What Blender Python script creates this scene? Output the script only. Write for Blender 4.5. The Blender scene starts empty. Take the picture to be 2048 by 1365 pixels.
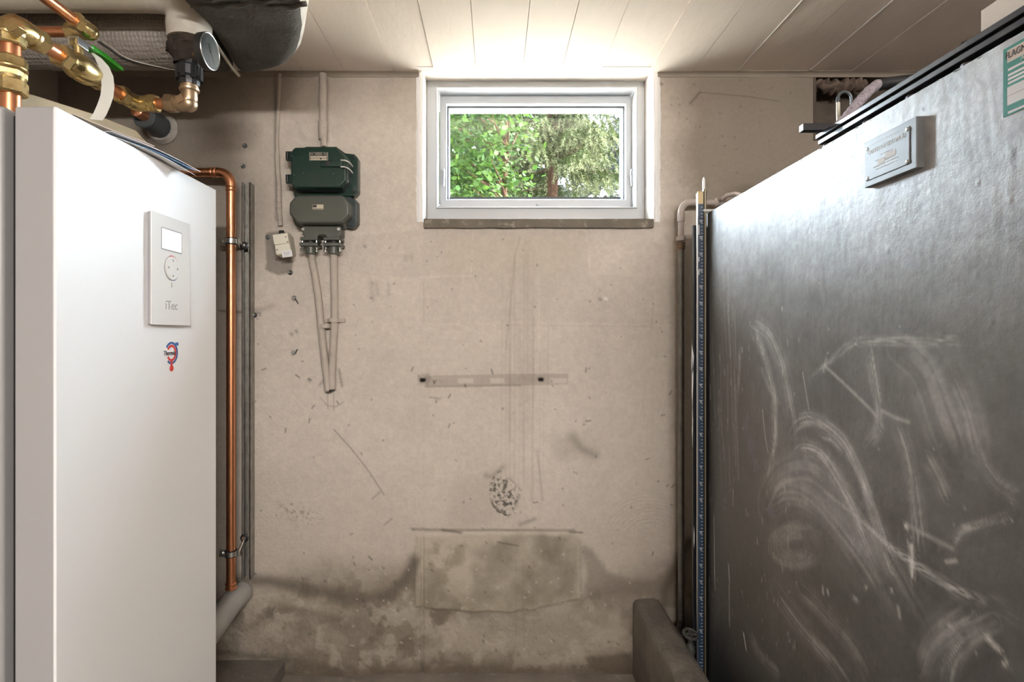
import bpy, bmesh, math, random
import numpy as np
from mathutils import Vector, Matrix

# ------------------------------------------------------------------ camera, world, sun, exposure
sc = bpy.context.scene
COL = sc.collection
F, CX, CY, HC = 1138.0, 990.0, 672.0, 1.183      # focal length in pixels, vanishing point, lens height


def W(px, py, Y):
    """Point of the room at distance Y in front of the lens."""
    return Vector(((px - CX) * Y / F, Y, HC + (CY - py) * Y / F))


cam_data = bpy.data.cameras.new('camera')
cam_data.sensor_width = 36.0
cam_data.lens = 36.0 * F / 2048.0
cam_data.shift_x = (1024.0 - CX) / 2048.0
cam_data.shift_y = -(682.5 - CY) / 2048.0
cam_data.clip_start = 0.02
cam = bpy.data.objects.new('camera', cam_data)
cam.location = (0, 0, HC)
cam.rotation_euler = (math.pi / 2, 0, 0)
COL.objects.link(cam)
sc.camera = cam

SKY_STRENGTH = 66.0
SUN_STRENGTH = 165.0
FILL_POWER = 116.0
world = bpy.data.worlds.new('sky')
world.use_nodes = True
bg = world.node_tree.nodes['Background']
bg.inputs['Color'].default_value = (0.80, 0.90, 1.0, 1)
bg.inputs['Strength'].default_value = SKY_STRENGTH
sc.world = world

sun_data = bpy.data.lights.new('sun', 'SUN')
sun_data.energy = SUN_STRENGTH
sun_data.angle = math.radians(0.6)
sun_data.color = (1.0, 0.95, 0.86)
sun = bpy.data.objects.new('sun', sun_data)
sun.rotation_euler = Vector((-0.80, 0.14, -0.62)).to_track_quat('-Z', 'Y').to_euler()
sun.location = (6, 6, 8)
COL.objects.link(sun)

sc.view_settings.view_transform = 'Standard'
sc.view_settings.look = 'None'
sc.view_settings.exposure = 0.0
sc.view_settings.gamma = 1.0
sc.view_settings.use_curve_mapping = False
sc.cycles.use_denoising = True
sc.cycles.max_bounces = 10
sc.cycles.diffuse_bounces = 6
sc.cycles.glossy_bounces = 4
sc.cycles.transparent_max_bounces = 12
sc.cycles.sample_clamp_indirect = 12.0
sc.cycles.caustics_reflective = False
sc.cycles.caustics_refractive = False

# ------------------------------------------------------------------ materials
MATS = {}


def mat(name, col=(.5, .5, .5), rough=.6, metal=0., var=0., vscale=8., bump=0., bscale=60., spec=.5,
        attr=None, emit=None, coat=0., dark=None, stretch=None, mottle=None, rvar=0.):
    """Procedural Principled material: colour varied by noise, optional bump and vertex attribute."""
    if name in MATS:
        return MATS[name]
    m = bpy.data.materials.new(name)
    m.use_nodes = True
    nt = m.node_tree
    b = nt.nodes['Principled BSDF']
    b.inputs['Base Color'].default_value = (*col, 1)
    b.inputs['Roughness'].default_value = rough
    b.inputs['Metallic'].default_value = metal
    b.inputs['Specular IOR Level'].default_value = spec
    b.inputs['Coat Weight'].default_value = coat
    b.inputs['Coat Roughness'].default_value = .12
    tc = nt.nodes.new('ShaderNodeTexCoord')
    vec = tc.outputs['Object']
    if stretch:
        mp = nt.nodes.new('ShaderNodeMapping')
        mp.inputs['Scale'].default_value = stretch
        nt.links.new(vec, mp.inputs['Vector'])
        vec = mp.outputs['Vector']

    def noise(scale, detail=5, rgh=.6):
        n = nt.nodes.new('ShaderNodeTexNoise')
        n.inputs['Scale'].default_value = scale
        n.inputs['Detail'].default_value = detail
        n.inputs['Roughness'].default_value = rgh
        nt.links.new(vec, n.inputs['Vector'])
        return n.outputs['Fac']
    src = None
    if attr:
        a = nt.nodes.new('ShaderNodeAttribute')
        a.attribute_name = attr
        src = a.outputs['Color']
    if var or dark:
        mr = nt.nodes.new('ShaderNodeMapRange')
        mr.inputs['From Min'].default_value = .3
        mr.inputs['From Max'].default_value = .7
        nt.links.new(noise(vscale), mr.inputs['Value'])
        mx = nt.nodes.new('ShaderNodeMix')
        mx.data_type = 'RGBA'
        if attr:
            mx.blend_type = 'MULTIPLY'
            mx.inputs['Factor'].default_value = 1
            cr = nt.nodes.new('ShaderNodeMapRange')
            cr.inputs['To Min'].default_value = 1 - var
            cr.inputs['To Max'].default_value = 1 + var
            nt.links.new(mr.outputs['Result'], cr.inputs['Value'])
            nt.links.new(src, mx.inputs['A'])
            nt.links.new(cr.outputs['Result'], mx.inputs['B'])
        else:
            d = dark if dark else tuple(c * (1 - var) for c in col)
            l = col if dark else tuple(min(1, c * (1 + var)) for c in col)
            mx.inputs['A'].default_value = (*d, 1)
            mx.inputs['B'].default_value = (*l, 1)
            nt.links.new(mr.outputs['Result'], mx.inputs['Factor'])
        src = mx.outputs['Result']
    if mottle:                                    # (colour, noise scale, threshold, strength): dirt patches
        mc, ms, th, st = mottle
        mr = nt.nodes.new('ShaderNodeMapRange')
        mr.inputs['From Min'].default_value = th
        mr.inputs['From Max'].default_value = th + .15
        mr.inputs['To Max'].default_value = st
        nt.links.new(noise(ms, 8, .65), mr.inputs['Value'])
        mx = nt.nodes.new('ShaderNodeMix')
        mx.data_type = 'RGBA'
        nt.links.new(mr.outputs['Result'], mx.inputs['Factor'])
        if src is not None:
            nt.links.new(src, mx.inputs['A'])
        else:
            mx.inputs['A'].default_value = (*col, 1)
        mx.inputs['B'].default_value = (*mc, 1)
        src = mx.outputs['Result']
    if src is not None:
        nt.links.new(src, b.inputs['Base Color'])
    if rvar:
        mr = nt.nodes.new('ShaderNodeMapRange')
        mr.inputs['From Min'].default_value = .3
        mr.inputs['From Max'].default_value = .7
        mr.inputs['To Min'].default_value = max(0, rough - rvar)
        mr.inputs['To Max'].default_value = min(1, rough + rvar)
        nt.links.new(noise(vscale * 1.7), mr.inputs['Value'])
        nt.links.new(mr.outputs['Result'], b.inputs['Roughness'])
    if bump:
        bp = nt.nodes.new('ShaderNodeBump')
        bp.inputs['Strength'].default_value = 1.0
        bp.inputs['Distance'].default_value = bump
        nt.links.new(noise(bscale, 6, .65), bp.inputs['Height'])
        nt.links.new(bp.outputs['Normal'], b.inputs['Normal'])
    if emit:
        b.inputs['Emission Color'].default_value = (*emit[0], 1)
        b.inputs['Emission Strength'].default_value = emit[1]
    MATS[name] = m
    return m


def pattern_bump(m, kind, scale, dist, stretch=(1, 1, 1)):
    """Adds a woven or honeycomb relief to a material."""
    nt = m.node_tree
    b = nt.nodes['Principled BSDF']
    tc = nt.nodes.new('ShaderNodeTexCoord')
    mp = nt.nodes.new('ShaderNodeMapping')
    mp.inputs['Scale'].default_value = stretch
    nt.links.new(tc.outputs['Object'], mp.inputs['Vector'])
    if kind == 'cells':
        t = nt.nodes.new('ShaderNodeTexVoronoi')
        t.inputs['Scale'].default_value = scale
        t.inputs['Randomness'].default_value = .25
        out = t.outputs['Distance']
    else:
        t = nt.nodes.new('ShaderNodeTexWave')
        t.inputs['Scale'].default_value = scale
        t.inputs['Distortion'].default_value = 2.5
        t.inputs['Detail'].default_value = 3
        out = t.outputs['Fac']
    nt.links.new(mp.outputs['Vector'], t.inputs['Vector'])
    bp = nt.nodes.new('ShaderNodeBump')
    bp.inputs['Distance'].default_value = dist
    nt.links.new(out, bp.inputs['Height'])
    for l in list(nt.links):
        if l.to_socket == b.inputs['Normal']:
            nt.links.new(l.from_socket, bp.inputs['Normal'])
    nt.links.new(bp.outputs['Normal'], b.inputs['Normal'])
    return m


copper = mat('copper', (.80, .37, .20), .33, 1., dark=(.72, .32, .165), vscale=6)
brass = mat('brass', (.74, .59, .30), .30, 1., dark=(.54, .41, .18), vscale=25, rvar=.08)
brass_dull = mat('dull_brass', (.62, .47, .32), .38, 1., dark=(.42, .32, .22), vscale=30)
chrome = mat('zinc_steel', (.72, .73, .72), .28, 1.)
steel_dark = mat('galvanised_channel', (.36, .35, .32), .45, .8, var=.25, vscale=30)
black_rubber = mat('black_rubber', (.015, .015, .015), .55)
black_plastic = mat('black_plastic', (.014, .015, .016), .35, dark=(.028, .028, .028), vscale=30)
white_enamel = mat('white_enamel', (.93, .94, .955), .40)
door_edge = mat('door_edge_grey', (.40, .395, .40), .4)
panel_white = mat('panel_white', (.84, .83, .82), .18, coat=.4)
bead_grey = mat('glazing_bead_grey', (.09, .095, .105), .5)
trim_grey = mat('panel_edge_grey', (.36, .36, .37), .4)
grey_body = mat('pump_body_grey', (.36, .36, .36), .4)
paper_white = mat('paper_white', (.86, .86, .87), .75)
paper_blue = mat('paper_blue', (.10, .20, .32), .6)
card = mat('cardboard', (.58, .47, .31), .8, var=.12, vscale=10, bump=.0004, bscale=60)
card_pale = mat('pale_carton', (.74, .65, .56), .75, var=.05, vscale=12)
white_plastic = mat('white_strap_plastic', (.78, .77, .70), .45)
green_plastic = mat('green_lever_plastic', (.045, .42, .03), .3)
grey_pvc = mat('grey_pvc', (.34, .33, .31), .5, var=.1, vscale=10)
dark_pvc = mat('dark_grey_pvc', (.085, .095, .10), .4)
foam = mat('sealing_foam', (.50, .46, .42), .9, var=.2, vscale=40, bump=.004, bscale=40)
window_white = mat('window_white', (.44, .45, .465), .35, mottle=((.55, .55, .54), 9, .6, .25))
reveal_white = mat('reveal_paint', (.82, .80, .78), .7, mottle=((.5, .45, .42), 12, .62, .3), bump=.001, bscale=60)
sill_stone = mat('sill_stone', (.17, .14, .10), .6, dark=(.10, .085, .06), vscale=9, mottle=((.50, .45, .37), 30, .575, .6), bump=.0015, bscale=80)
green_enamel = mat('green_enamel', (.017, .046, .033), .26, dark=(.012, .034, .027), vscale=9, coat=.3)
grey_enamel = mat('grey_green_enamel', (.092, .098, .080), .36, dark=(.078, .082, .068), vscale=9)
base_enamel = mat('dark_base_enamel', (.03, .045, .045), .35, var=.2, vscale=20)
painted_cable = mat('painted_cable', (.48, .42, .36), .75, var=.1, vscale=20, mottle=((.10, .085, .07), 34, .60, .7), bump=.0012, bscale=50)
painted_steel = mat('painted_steel', (.47, .40, .36), .5, var=.12, vscale=30)
bare_pipe = mat('grey_steel_pipe', (.22, .21, .19), .45, .5, var=.2, vscale=25)
valve_iron = mat('dark_valve_iron', (.055, .055, .05), .6, .3, var=.3, vscale=60)
bolt_steel = mat('bolt_steel', (.30, .29, .31), .4, .8)
rust = mat('rusty_fitting', (.22, .14, .09), .7, .3, var=.3, vscale=60)
cream_plastic = mat('cream_plastic', (.72, .68, .56), .5)
tag_white = mat('tag_white', (.80, .79, .80), .7)
ink = mat('dark_ink', (.03, .03, .03), .6)
white_ink = mat('white_ink', (.8, .8, .8), .6)
grey_ink = mat('grey_ink', (.40, .39, .38), .5)
red_print = mat('red_print', (.72, .045, .04), .45)
blue_print = mat('blue_print', (.045, .15, .42), .45)
plate_brass = mat('plate_brass', (.62, .56, .44), .4, .6)
fill_glass = mat('fill_diffuser', (.9, .9, .88), .4, emit=((1.0, .93, .85), 2.0))
screen = mat('lit_screen', (.9, .9, .9), .2, emit=((1, 1, 1), 1.0))
concrete = mat('floor_concrete', (.27, .235, .195), .85, dark=(.15, .125, .10), vscale=5, mottle=((.40, .36, .31), 25, .575, .5), bump=.004, bscale=25)
bund_mat = mat('bund_concrete', (.19, .165, .135), .85, dark=(.11, .098, .083), vscale=7, mottle=((.40, .36, .31), 60, .585, .55), bump=.006, bscale=45)
wall_paint = mat('wall_plaster', (.5, .45, .4), .82, attr='paint', var=.05, vscale=75, bump=.0026, bscale=120, spec=.3)
plain_plaster = mat('plain_plaster', (.48, .43, .38), .85, var=.1, vscale=3, bump=.003, bscale=20)
ceiling_paint = mat('ceiling_paint', (.82, .735, .665), .8, var=.05, vscale=4, bump=.0016, bscale=34, stretch=(1.0, .35, 1.0), mottle=((.42, .33, .26), 42, .665, .6))
black_steel = mat('black_steel', (.012, .012, .016), .32, coat=.2)
tank_black = mat('tank_black', (.02, .02, .02), .4)
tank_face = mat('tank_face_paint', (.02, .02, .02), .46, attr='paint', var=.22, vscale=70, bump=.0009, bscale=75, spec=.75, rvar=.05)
tank_face.node_tree.nodes['Principled BSDF'].inputs['IOR'].default_value = 2.0
plate_grey = mat('tank_plate', (.10, .10, .10), .42, var=.15, vscale=30)
plate_grey.node_tree.nodes['Principled BSDF'].inputs['IOR'].default_value = 1.75
blue_scale = mat('blue_scale', (.022, .045, .085), .4)
alu = mat('aluminium_edge', (.62, .62, .60), .35, .9)
brass_strip = mat('brass_strip', (.38, .29, .16), .45, .6)
sticker_green = mat('sticker_green', (.01, .22, .16), .45)
braid = mat('braided_hose', (.38, .33, .36), .8, var=.4, vscale=140, bump=.004, bscale=130)
wad_brown = mat('brown_insulation', (.15, .105, .08), .9, var=.35, vscale=25, bump=.006, bscale=30)
niche_brown = mat('niche_brown', (.11, .085, .065), .9, var=.3, vscale=15, bump=.004, bscale=30)
duct_fabric = mat('duct_dark_fabric', (.11, .10, .085), .85, dark=(.055, .05, .042), vscale=9, mottle=((.40, .36, .31), 45, .60, .35), bump=.003, bscale=70)
wrap_cells = pattern_bump(mat('quilted_wrap', (.36, .32, .28), .42, dark=(.22, .19, .165), vscale=6, spec=.6), 'cells', 95, .004)
wrap_tape = mat('beige_pipe_wrap', (.60, .54, .43), .65, dark=(.44, .39, .30), vscale=4, bump=.001, bscale=30)
dirty_foam = mat('dirty_foam', (.07, .047, .035), .95, dark=(.018, .014, .011), vscale=22, bump=.010, bscale=40)
duct_pale = mat('duct_pale_skin', (.66, .62, .57), .8, dark=(.5, .46, .41), vscale=12, mottle=((.16, .14, .11), 30, .62, .7), bump=.003, bscale=60)
old_white = mat('old_white_wrap', (.66, .62, .55), .75, dark=(.46, .41, .34), vscale=9)
bark = mat('bark', (.018, .009, .005), .9, var=.3, vscale=30, bump=.01, bscale=30, spec=.05)
gravel = mat('pale_gravel', (.52, .48, .42), .9, var=.15, vscale=40)
glass_clear = bpy.data.materials.new('window_glass')
glass_clear.use_nodes = True
_nt = glass_clear.node_tree
_nt.nodes.remove(_nt.nodes['Principled BSDF'])
_tr = _nt.nodes.new('ShaderNodeBsdfTransparent')
_tr.inputs['Color'].default_value = (.95, .97, .97, 1)
_gl = _nt.nodes.new('ShaderNodeBsdfGlossy')
_gl.inputs['Roughness'].default_value = .02
_mx = _nt.nodes.new('ShaderNodeMixShader')
_mx.inputs['Fac'].default_value = .05
_nt.links.new(_tr.outputs[0], _mx.inputs[1])
_nt.links.new(_gl.outputs[0], _mx.inputs[2])
_nt.links.new(_mx.outputs[0], _nt.nodes['Material Output'].inputs['Surface'])


def leaf_material(name, trans):
    m = bpy.data.materials.new(name)
    m.use_nodes = True
    nt = m.node_tree
    b = nt.nodes['Principled BSDF']
    a = nt.nodes.new('ShaderNodeAttribute')
    a.attribute_name = 'tint'
    b.inputs['Roughness'].default_value = .6
    b.inputs['Specular IOR Level'].default_value = .06
    nt.links.new(a.outputs['Color'], b.inputs['Base Color'])
    t = nt.nodes.new('ShaderNodeBsdfTranslucent')
    nt.links.new(a.outputs['Color'], t.inputs['Color'])
    mx = nt.nodes.new('ShaderNodeMixShader')
    mx.inputs['Fac'].default_value = trans
    nt.links.new(b.outputs[0], mx.inputs[1])
    nt.links.new(t.outputs[0], mx.inputs[2])
    nt.links.new(mx.outputs[0], nt.nodes['Material Output'].inputs['Surface'])
    return m


leaf_mat = leaf_material('leaf', .45)
needle_mat = leaf_material('needle', .2)

# ------------------------------------------------------------------ mesh building
WORLD_AT = {}


def root(name, loc, label, cat, group=None, kind=None):
    o = bpy.data.objects.new(name, None)
    o.empty_display_size = .05
    COL.objects.link(o)
    o.location = loc
    WORLD_AT[o.name] = Vector(loc)
    tag(o, label, cat, group, kind)
    return o


def tag(o, label=None, cat=None, group=None, kind=None):
    if label:
        o['label'] = label
    if cat:
        o['category'] = cat
    if group:
        o['group'] = group
    if kind:
        o['kind'] = kind
    return o


def basis(axis):
    a = Vector(axis).normalized()
    ref = Vector((0, 0, 1)) if abs(a.z) < .9 else Vector((1, 0, 0))
    u = a.cross(ref).normalized()
    v = a.cross(u).normalized()
    return a, u, v


class MB:
    def __init__(self):
        self.v, self.f = [], []

    def add(self, verts, faces):
        o = len(self.v)
        self.v += [Vector(p) for p in verts]
        self.f += [tuple(i + o for i in f) for f in faces]
        return self

    def box(self, lo, hi):
        x0, y0, z0 = lo
        x1, y1, z1 = hi
        return self.add([(x0, y0, z0), (x1, y0, z0), (x1, y1, z0), (x0, y1, z0), (x0, y0, z1), (x1, y0, z1), (x1, y1, z1), (x0, y1, z1)],
                        [(0, 3, 2, 1), (4, 5, 6, 7), (0, 1, 5, 4), (1, 2, 6, 5), (2, 3, 7, 6), (3, 0, 4, 7)])

    def obox(self, c, ux, uy, uz):
        """Oriented box: centre and three half-axis vectors."""
        c, ux, uy, uz = map(Vector, (c, ux, uy, uz))
        pts = [c + sx * ux + sy * uy + sz * uz for sz in (-1, 1) for sx, sy in ((-1, -1), (1, -1), (1, 1), (-1, 1))]
        return self.add(pts, [(0, 3, 2, 1), (4, 5, 6, 7), (0, 1, 5, 4), (1, 2, 6, 5), (2, 3, 7, 6), (3, 0, 4, 7)])

    def lathe(self, o, axis, prof, seg=24, rot=0.):
        """Solid of revolution: prof = [(distance along axis, radius)...]."""
        o = Vector(o)
        a, u, v = basis(axis)
        pts, fs = [], []
        for t, r in prof:
            for k in range(seg):
                an = rot + 2 * math.pi * k / seg
                pts.append(o + a * t + (u * math.cos(an) + v * math.sin(an)) * r)
        n = len(prof)
        for i in range(n - 1):
            for k in range(seg):
                k2 = (k + 1) % seg
                fs.append((i * seg + k, i * seg + k2, (i + 1) * seg + k2, (i + 1) * seg + k))
        fs.append(tuple(range(seg - 1, -1, -1)))
        fs.append(tuple((n - 1) * seg + k for k in range(seg)))
        return self.add(pts, fs)

    def cyl(self, p0, p1, r, r1=None, seg=24, rot=0.):
        p0, p1 = Vector(p0), Vector(p1)
        return self.lathe(p0, p1 - p0, [(0, r), ((p1 - p0).length, r if r1 is None else r1)], seg, rot)

    def nut(self, p0, p1, r, rot=0.):
        p0, p1 = Vector(p0), Vector(p1)
        L = (p1 - p0).length
        c = min(.15 * L, .12 * r)
        return self.lathe(p0, p1 - p0, [(0, r * .9), (c, r), (L - c, r), (L, r * .9)], 6, rot)

    def tube(self, pts, r, seg=14, cap=True):
        pts = [Vector(p) for p in pts]
        n = len(pts)
        rr = r if isinstance(r, (list, tuple)) else [r] * n
        vs, fs = [], []
        a, u, v = basis(pts[1] - pts[0])
        for i in range(n):
            t = (pts[min(i + 1, n - 1)] - pts[max(i - 1, 0)]).normalized()
            u = (u - t * u.dot(t)).normalized()
            v = t.cross(u)
            for k in range(seg):
                an = 2 * math.pi * k / seg
                vs.append(pts[i] + (u * math.cos(an) + v * math.sin(an)) * rr[i])
        for i in range(n - 1):
            for k in range(seg):
                k2 = (k + 1) % seg
                fs.append((i * seg + k, i * seg + k2, (i + 1) * seg + k2, (i + 1) * seg + k))
        if cap:
            fs.append(tuple(range(seg - 1, -1, -1)))
            fs.append(tuple((n - 1) * seg + k for k in range(seg)))
        return self.add(vs, fs)

    def torus(self, c, axis, R, r, seg=28, sub=10, squash=1.):
        c = Vector(c)
        a, u, v = basis(axis)
        vs, fs = [], []
        for i in range(seg):
            an = 2 * math.pi * i / seg
            d = u * math.cos(an) + v * math.sin(an)
            for k in range(sub):
                bn = 2 * math.pi * k / sub
                vs.append(c + d * (R + r * math.cos(bn)) + a * (r * squash * math.sin(bn)))
        for i in range(seg):
            for k in range(sub):
                i2, k2 = (i + 1) % seg, (k + 1) % sub
                fs.append((i * sub + k, i2 * sub + k, i2 * sub + k2, i * sub + k2))
        return self.add(vs, fs)

    def prism(self, poly, depth):
        """Closed prism: poly = list of 3-D points (planar), depth = extrusion vector."""
        poly = [Vector(p) for p in poly]
        depth = Vector(depth)
        n = len(poly)
        vs = poly + [p + depth for p in poly]
        fs = [tuple(range(n)), tuple(range(2 * n - 1, n - 1, -1))]
        for i in range(n):
            j = (i + 1) % n
            fs.append((i, i + n, j + n, j))
        return self.add(vs, fs)

    def ring(self, outer, inner, y0, y1):
        """Rectangular frame in the XZ plane; outer/inner = (x0, x1, z0, z1)."""
        vs = []
        for y in (y0, y1):
            for (a, b, c, d) in (outer, inner):
                vs += [(a, y, c), (b, y, c), (b, y, d), (a, y, d)]
        fs = []
        for k in range(4):
            l = (k + 1) % 4
            fs += [(k, l, l + 4, k + 4), (k + 8, k + 12, l + 12, l + 8), (k, k + 8, l + 8, l), (k + 4, l + 4, l + 12, k + 12)]
        return self.add(vs, fs)

    def sphere(self, c, r, seg=16, rings=10, sc3=(1, 1, 1)):
        c = Vector(c)
        vs, fs = [c + Vector((0, 0, r * sc3[2]))], []
        for i in range(1, rings):
            th = math.pi * i / rings
            for k in range(seg):
                ph = 2 * math.pi * k / seg
                vs.append(c + Vector((r * sc3[0] * math.sin(th) * math.cos(ph), r * sc3[1] * math.sin(th) * math.sin(ph), r * sc3[2] * math.cos(th))))
        vs.append(c - Vector((0, 0, r * sc3[2])))
        for k in range(seg):
            k2 = (k + 1) % seg
            fs.append((0, 1 + k, 1 + k2))
            fs.append((len(vs) - 1, 1 + (rings - 2) * seg + k2, 1 + (rings - 2) * seg + k))
            for i in range(rings - 2):
                a = 1 + i * seg
                fs.append((a + k, a + seg + k, a + seg + k2, a + k2))
        return self.add(vs, fs)

    def build(self, name, material, parent=None, bevel=0., bseg=2, angle=35., subsurf=0):
        lo = Vector((min(p.x for p in self.v), min(p.y for p in self.v), min(p.z for p in self.v)))
        hi = Vector((max(p.x for p in self.v), max(p.y for p in self.v), max(p.z for p in self.v)))
        c = (lo + hi) / 2
        me = bpy.data.meshes.new(name)
        me.from_pydata([tuple(p - c) for p in self.v], [], self.f)
        bm = bmesh.new()
        bm.from_mesh(me)
        bmesh.ops.recalc_face_normals(bm, faces=bm.faces)
        bm.to_mesh(me)
        bm.free()
        me.shade_smooth()
        me.set_sharp_from_angle(angle=math.radians(angle))
        me.materials.append(material)
        return place(name, me, c, parent, bevel, bseg, subsurf)


def place(name, me, c, parent=None, bevel=0., bseg=2, subsurf=0):
    o = bpy.data.objects.new(name, me)
    COL.objects.link(o)
    WORLD_AT[o.name] = Vector(c)
    if parent is not None:
        o.parent = parent
        o.location = Vector(c) - WORLD_AT[parent.name]
    else:
        o.location = c
    if bevel:
        md = o.modifiers.new('bevel', 'BEVEL')
        md.width = bevel
        md.segments = bseg
        md.limit_method = 'ANGLE'
        md.angle_limit = math.radians(40)
        md.harden_normals = True
    if subsurf:
        md = o.modifiers.new('round', 'SUBSURF')
        md.levels = md.render_levels = subsurf
    return o


def dup(o, c, parent):
    """Copy of a part (shared mesh) centred at world point c."""
    n = o.copy()
    COL.objects.link(n)
    n.parent = parent
    WORLD_AT[n.name] = Vector(c)
    n.location = Vector(c) - (WORLD_AT[parent.name] if parent else Vector((0, 0, 0)))
    return n


def text(name, body, size, origin, right, up, material, parent, depth=.0003, align='CENTER', sx=1.0):
    """Lettering as a thin mesh lying in the plane given by right and up."""
    cu = bpy.data.curves.new(name, 'FONT')
    cu.body = body
    cu.size = size
    cu.align_x = align
    cu.align_y = 'CENTER'
    cu.extrude = depth
    cu.resolution_u = 3
    to = bpy.data.objects.new(name + '_curve', cu)
    COL.objects.link(to)
    me = bpy.data.meshes.new_from_object(to)
    bpy.data.objects.remove(to)
    bpy.data.curves.remove(cu)
    r, u = Vector(right).normalized(), Vector(up).normalized()
    n = r.cross(u)
    M = Matrix((r * sx, u, n)).transposed().to_4x4()
    me.transform(M)
    me.materials.clear()
    me.materials.append(material)
    me.name = name
    return place(name, me, Vector(origin), parent)


def arc(c, u, v, r, a0, a1, n=10):
    c, u, v = Vector(c), Vector(u), Vector(v)
    return [c + u * (r * math.cos(a)) + v * (r * math.sin(a)) for a in np.linspace(a0, a1, n)]


# ------------------------------------------------------------------ numeric noise and stain painting
_rng = np.random.RandomState(7)
_TAB = _rng.rand(8, 256, 256).astype(np.float32)


def vnoise(x, y, seed=0):
    t = _TAB[seed % 8]
    xi, yi = np.floor(x).astype(int), np.floor(y).astype(int)
    fx, fy = x - xi, y - yi
    fx, fy = fx * fx * (3 - 2 * fx), fy * fy * (3 - 2 * fy)
    xi, yi = xi + 31 * seed, yi + 57 * seed
    a, b = t[yi & 255, xi & 255], t[yi & 255, (xi + 1) & 255]
    c, d = t[(yi + 1) & 255, xi & 255], t[(yi + 1) & 255, (xi + 1) & 255]
    return (a * (1 - fx) + b * fx) * (1 - fy) + (c * (1 - fx) + d * fx) * fy


def fbm(x, y, scale, octv=4, seed=0):
    s, amp, tot = 0, 1., 0
    for o in range(octv):
        s = s + amp * vnoise(x / scale * 2 ** o, y / scale * 2 ** o, seed + o)
        tot += amp
        amp *= .55
    return s / tot


def sstep(a, b, x):
    t = np.clip((x - a) / (b - a), 0, 1)
    return t * t * (3 - 2 * t)


class Painter:
    """Albedo and relief of a surface, as functions of its own plane coordinates."""

    def __init__(self, U, V, base):
        self.U, self.V = U.astype(np.float64), V.astype(np.float64)
        self.c = np.tile(np.array(base, float), (len(U), 1))
        self.d = np.zeros(len(U))

    def blend(self, idx, w, col):
        w = np.clip(w, 0, 1)[:, None]
        self.c[idx] = self.c[idx] * (1 - w) + np.array(col) * w

    def window(self, pts, m):
        xs, ys = [p[0] for p in pts], [p[1] for p in pts]
        return np.nonzero((self.U > min(xs) - m) & (self.U < max(xs) + m) & (self.V > min(ys) - m) & (self.V < max(ys) + m))[0]

    def poly(self, pts, soft=6., warp=0., wscale=40., seed=0):
        idx = self.window(pts, soft + warp + 4)
        x, y = self.U[idx], self.V[idx]
        d2 = np.full(len(idx), 1e18)
        ins = np.zeros(len(idx), bool)
        n = len(pts)
        for i in range(n):
            (ax, ay), (bx, by) = pts[i], pts[(i + 1) % n]
            ex, ey = bx - ax, by - ay
            t = np.clip(((x - ax) * ex + (y - ay) * ey) / (ex * ex + ey * ey + 1e-12), 0, 1)
            d2 = np.minimum(d2, (x - ax - t * ex) ** 2 + (y - ay - t * ey) ** 2)
            if ay != by:
                ins ^= ((ay > y) != (by > y)) & (x < ex * (y - ay) / ey + ax)
        sd = np.sqrt(d2) * np.where(ins, 1, -1)
        if warp:
            sd = sd + warp * 2 * (fbm(x, y, wscale, 4, seed) - .5)
        return idx, sstep(-soft, soft, sd)

    def line(self, pts, w):
        idx = self.window(pts, 3 * w)
        x, y = self.U[idx], self.V[idx]
        d2 = np.full(len(idx), 1e18)
        for (ax, ay), (bx, by) in zip(pts[:-1], pts[1:]):
            ex, ey = bx - ax, by - ay
            t = np.clip(((x - ax) * ex + (y - ay) * ey) / (ex * ex + ey * ey + 1e-12), 0, 1)
            d2 = np.minimum(d2, (x - ax - t * ex) ** 2 + (y - ay - t * ey) ** 2)
        return idx, np.exp(-d2 / (w * w))

    def along(self, pts, w):
        """Lateral distance and arc length to a polyline, near it."""
        idx = self.window(pts, 3 * w)
        x, y = self.U[idx], self.V[idx]
        best = np.full(len(idx), 1e18)
        lat, arcl = np.zeros(len(idx)), np.zeros(len(idx))
        s0 = 0.
        for (ax, ay), (bx, by) in zip(pts[:-1], pts[1:]):
            ex, ey = bx - ax, by - ay
            L = math.hypot(ex, ey) + 1e-9
            t = np.clip(((x - ax) * ex + (y - ay) * ey) / (L * L), 0, 1)
            dx, dy = x - ax - t * ex, y - ay - t * ey
            d2 = dx * dx + dy * dy
            m = d2 < best
            best[m] = d2[m]
            lat[m] = (np.sqrt(d2) * np.sign(ex * dy - ey * dx))[m]
            arcl[m] = (s0 + t * L)[m]
            s0 += L
        return idx, np.sqrt(best), lat, arcl, s0

    def spots(self, n, x0, x1, y0, y1, rmin, rmax, col, s, seed, aspect=1.):
        rs = np.random.RandomState(seed)
        for _ in range(n):
            cx, cy, r = rs.uniform(x0, x1), rs.uniform(y0, y1), rs.uniform(rmin, rmax)
            an = rs.uniform(0, math.pi)
            e = (math.cos(an) * r * aspect, math.sin(an) * r * aspect)
            i, w = self.line([(cx - e[0], cy - e[1]), (cx + e[0], cy + e[1])], r)
            self.blend(i, w * s, col)


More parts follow.
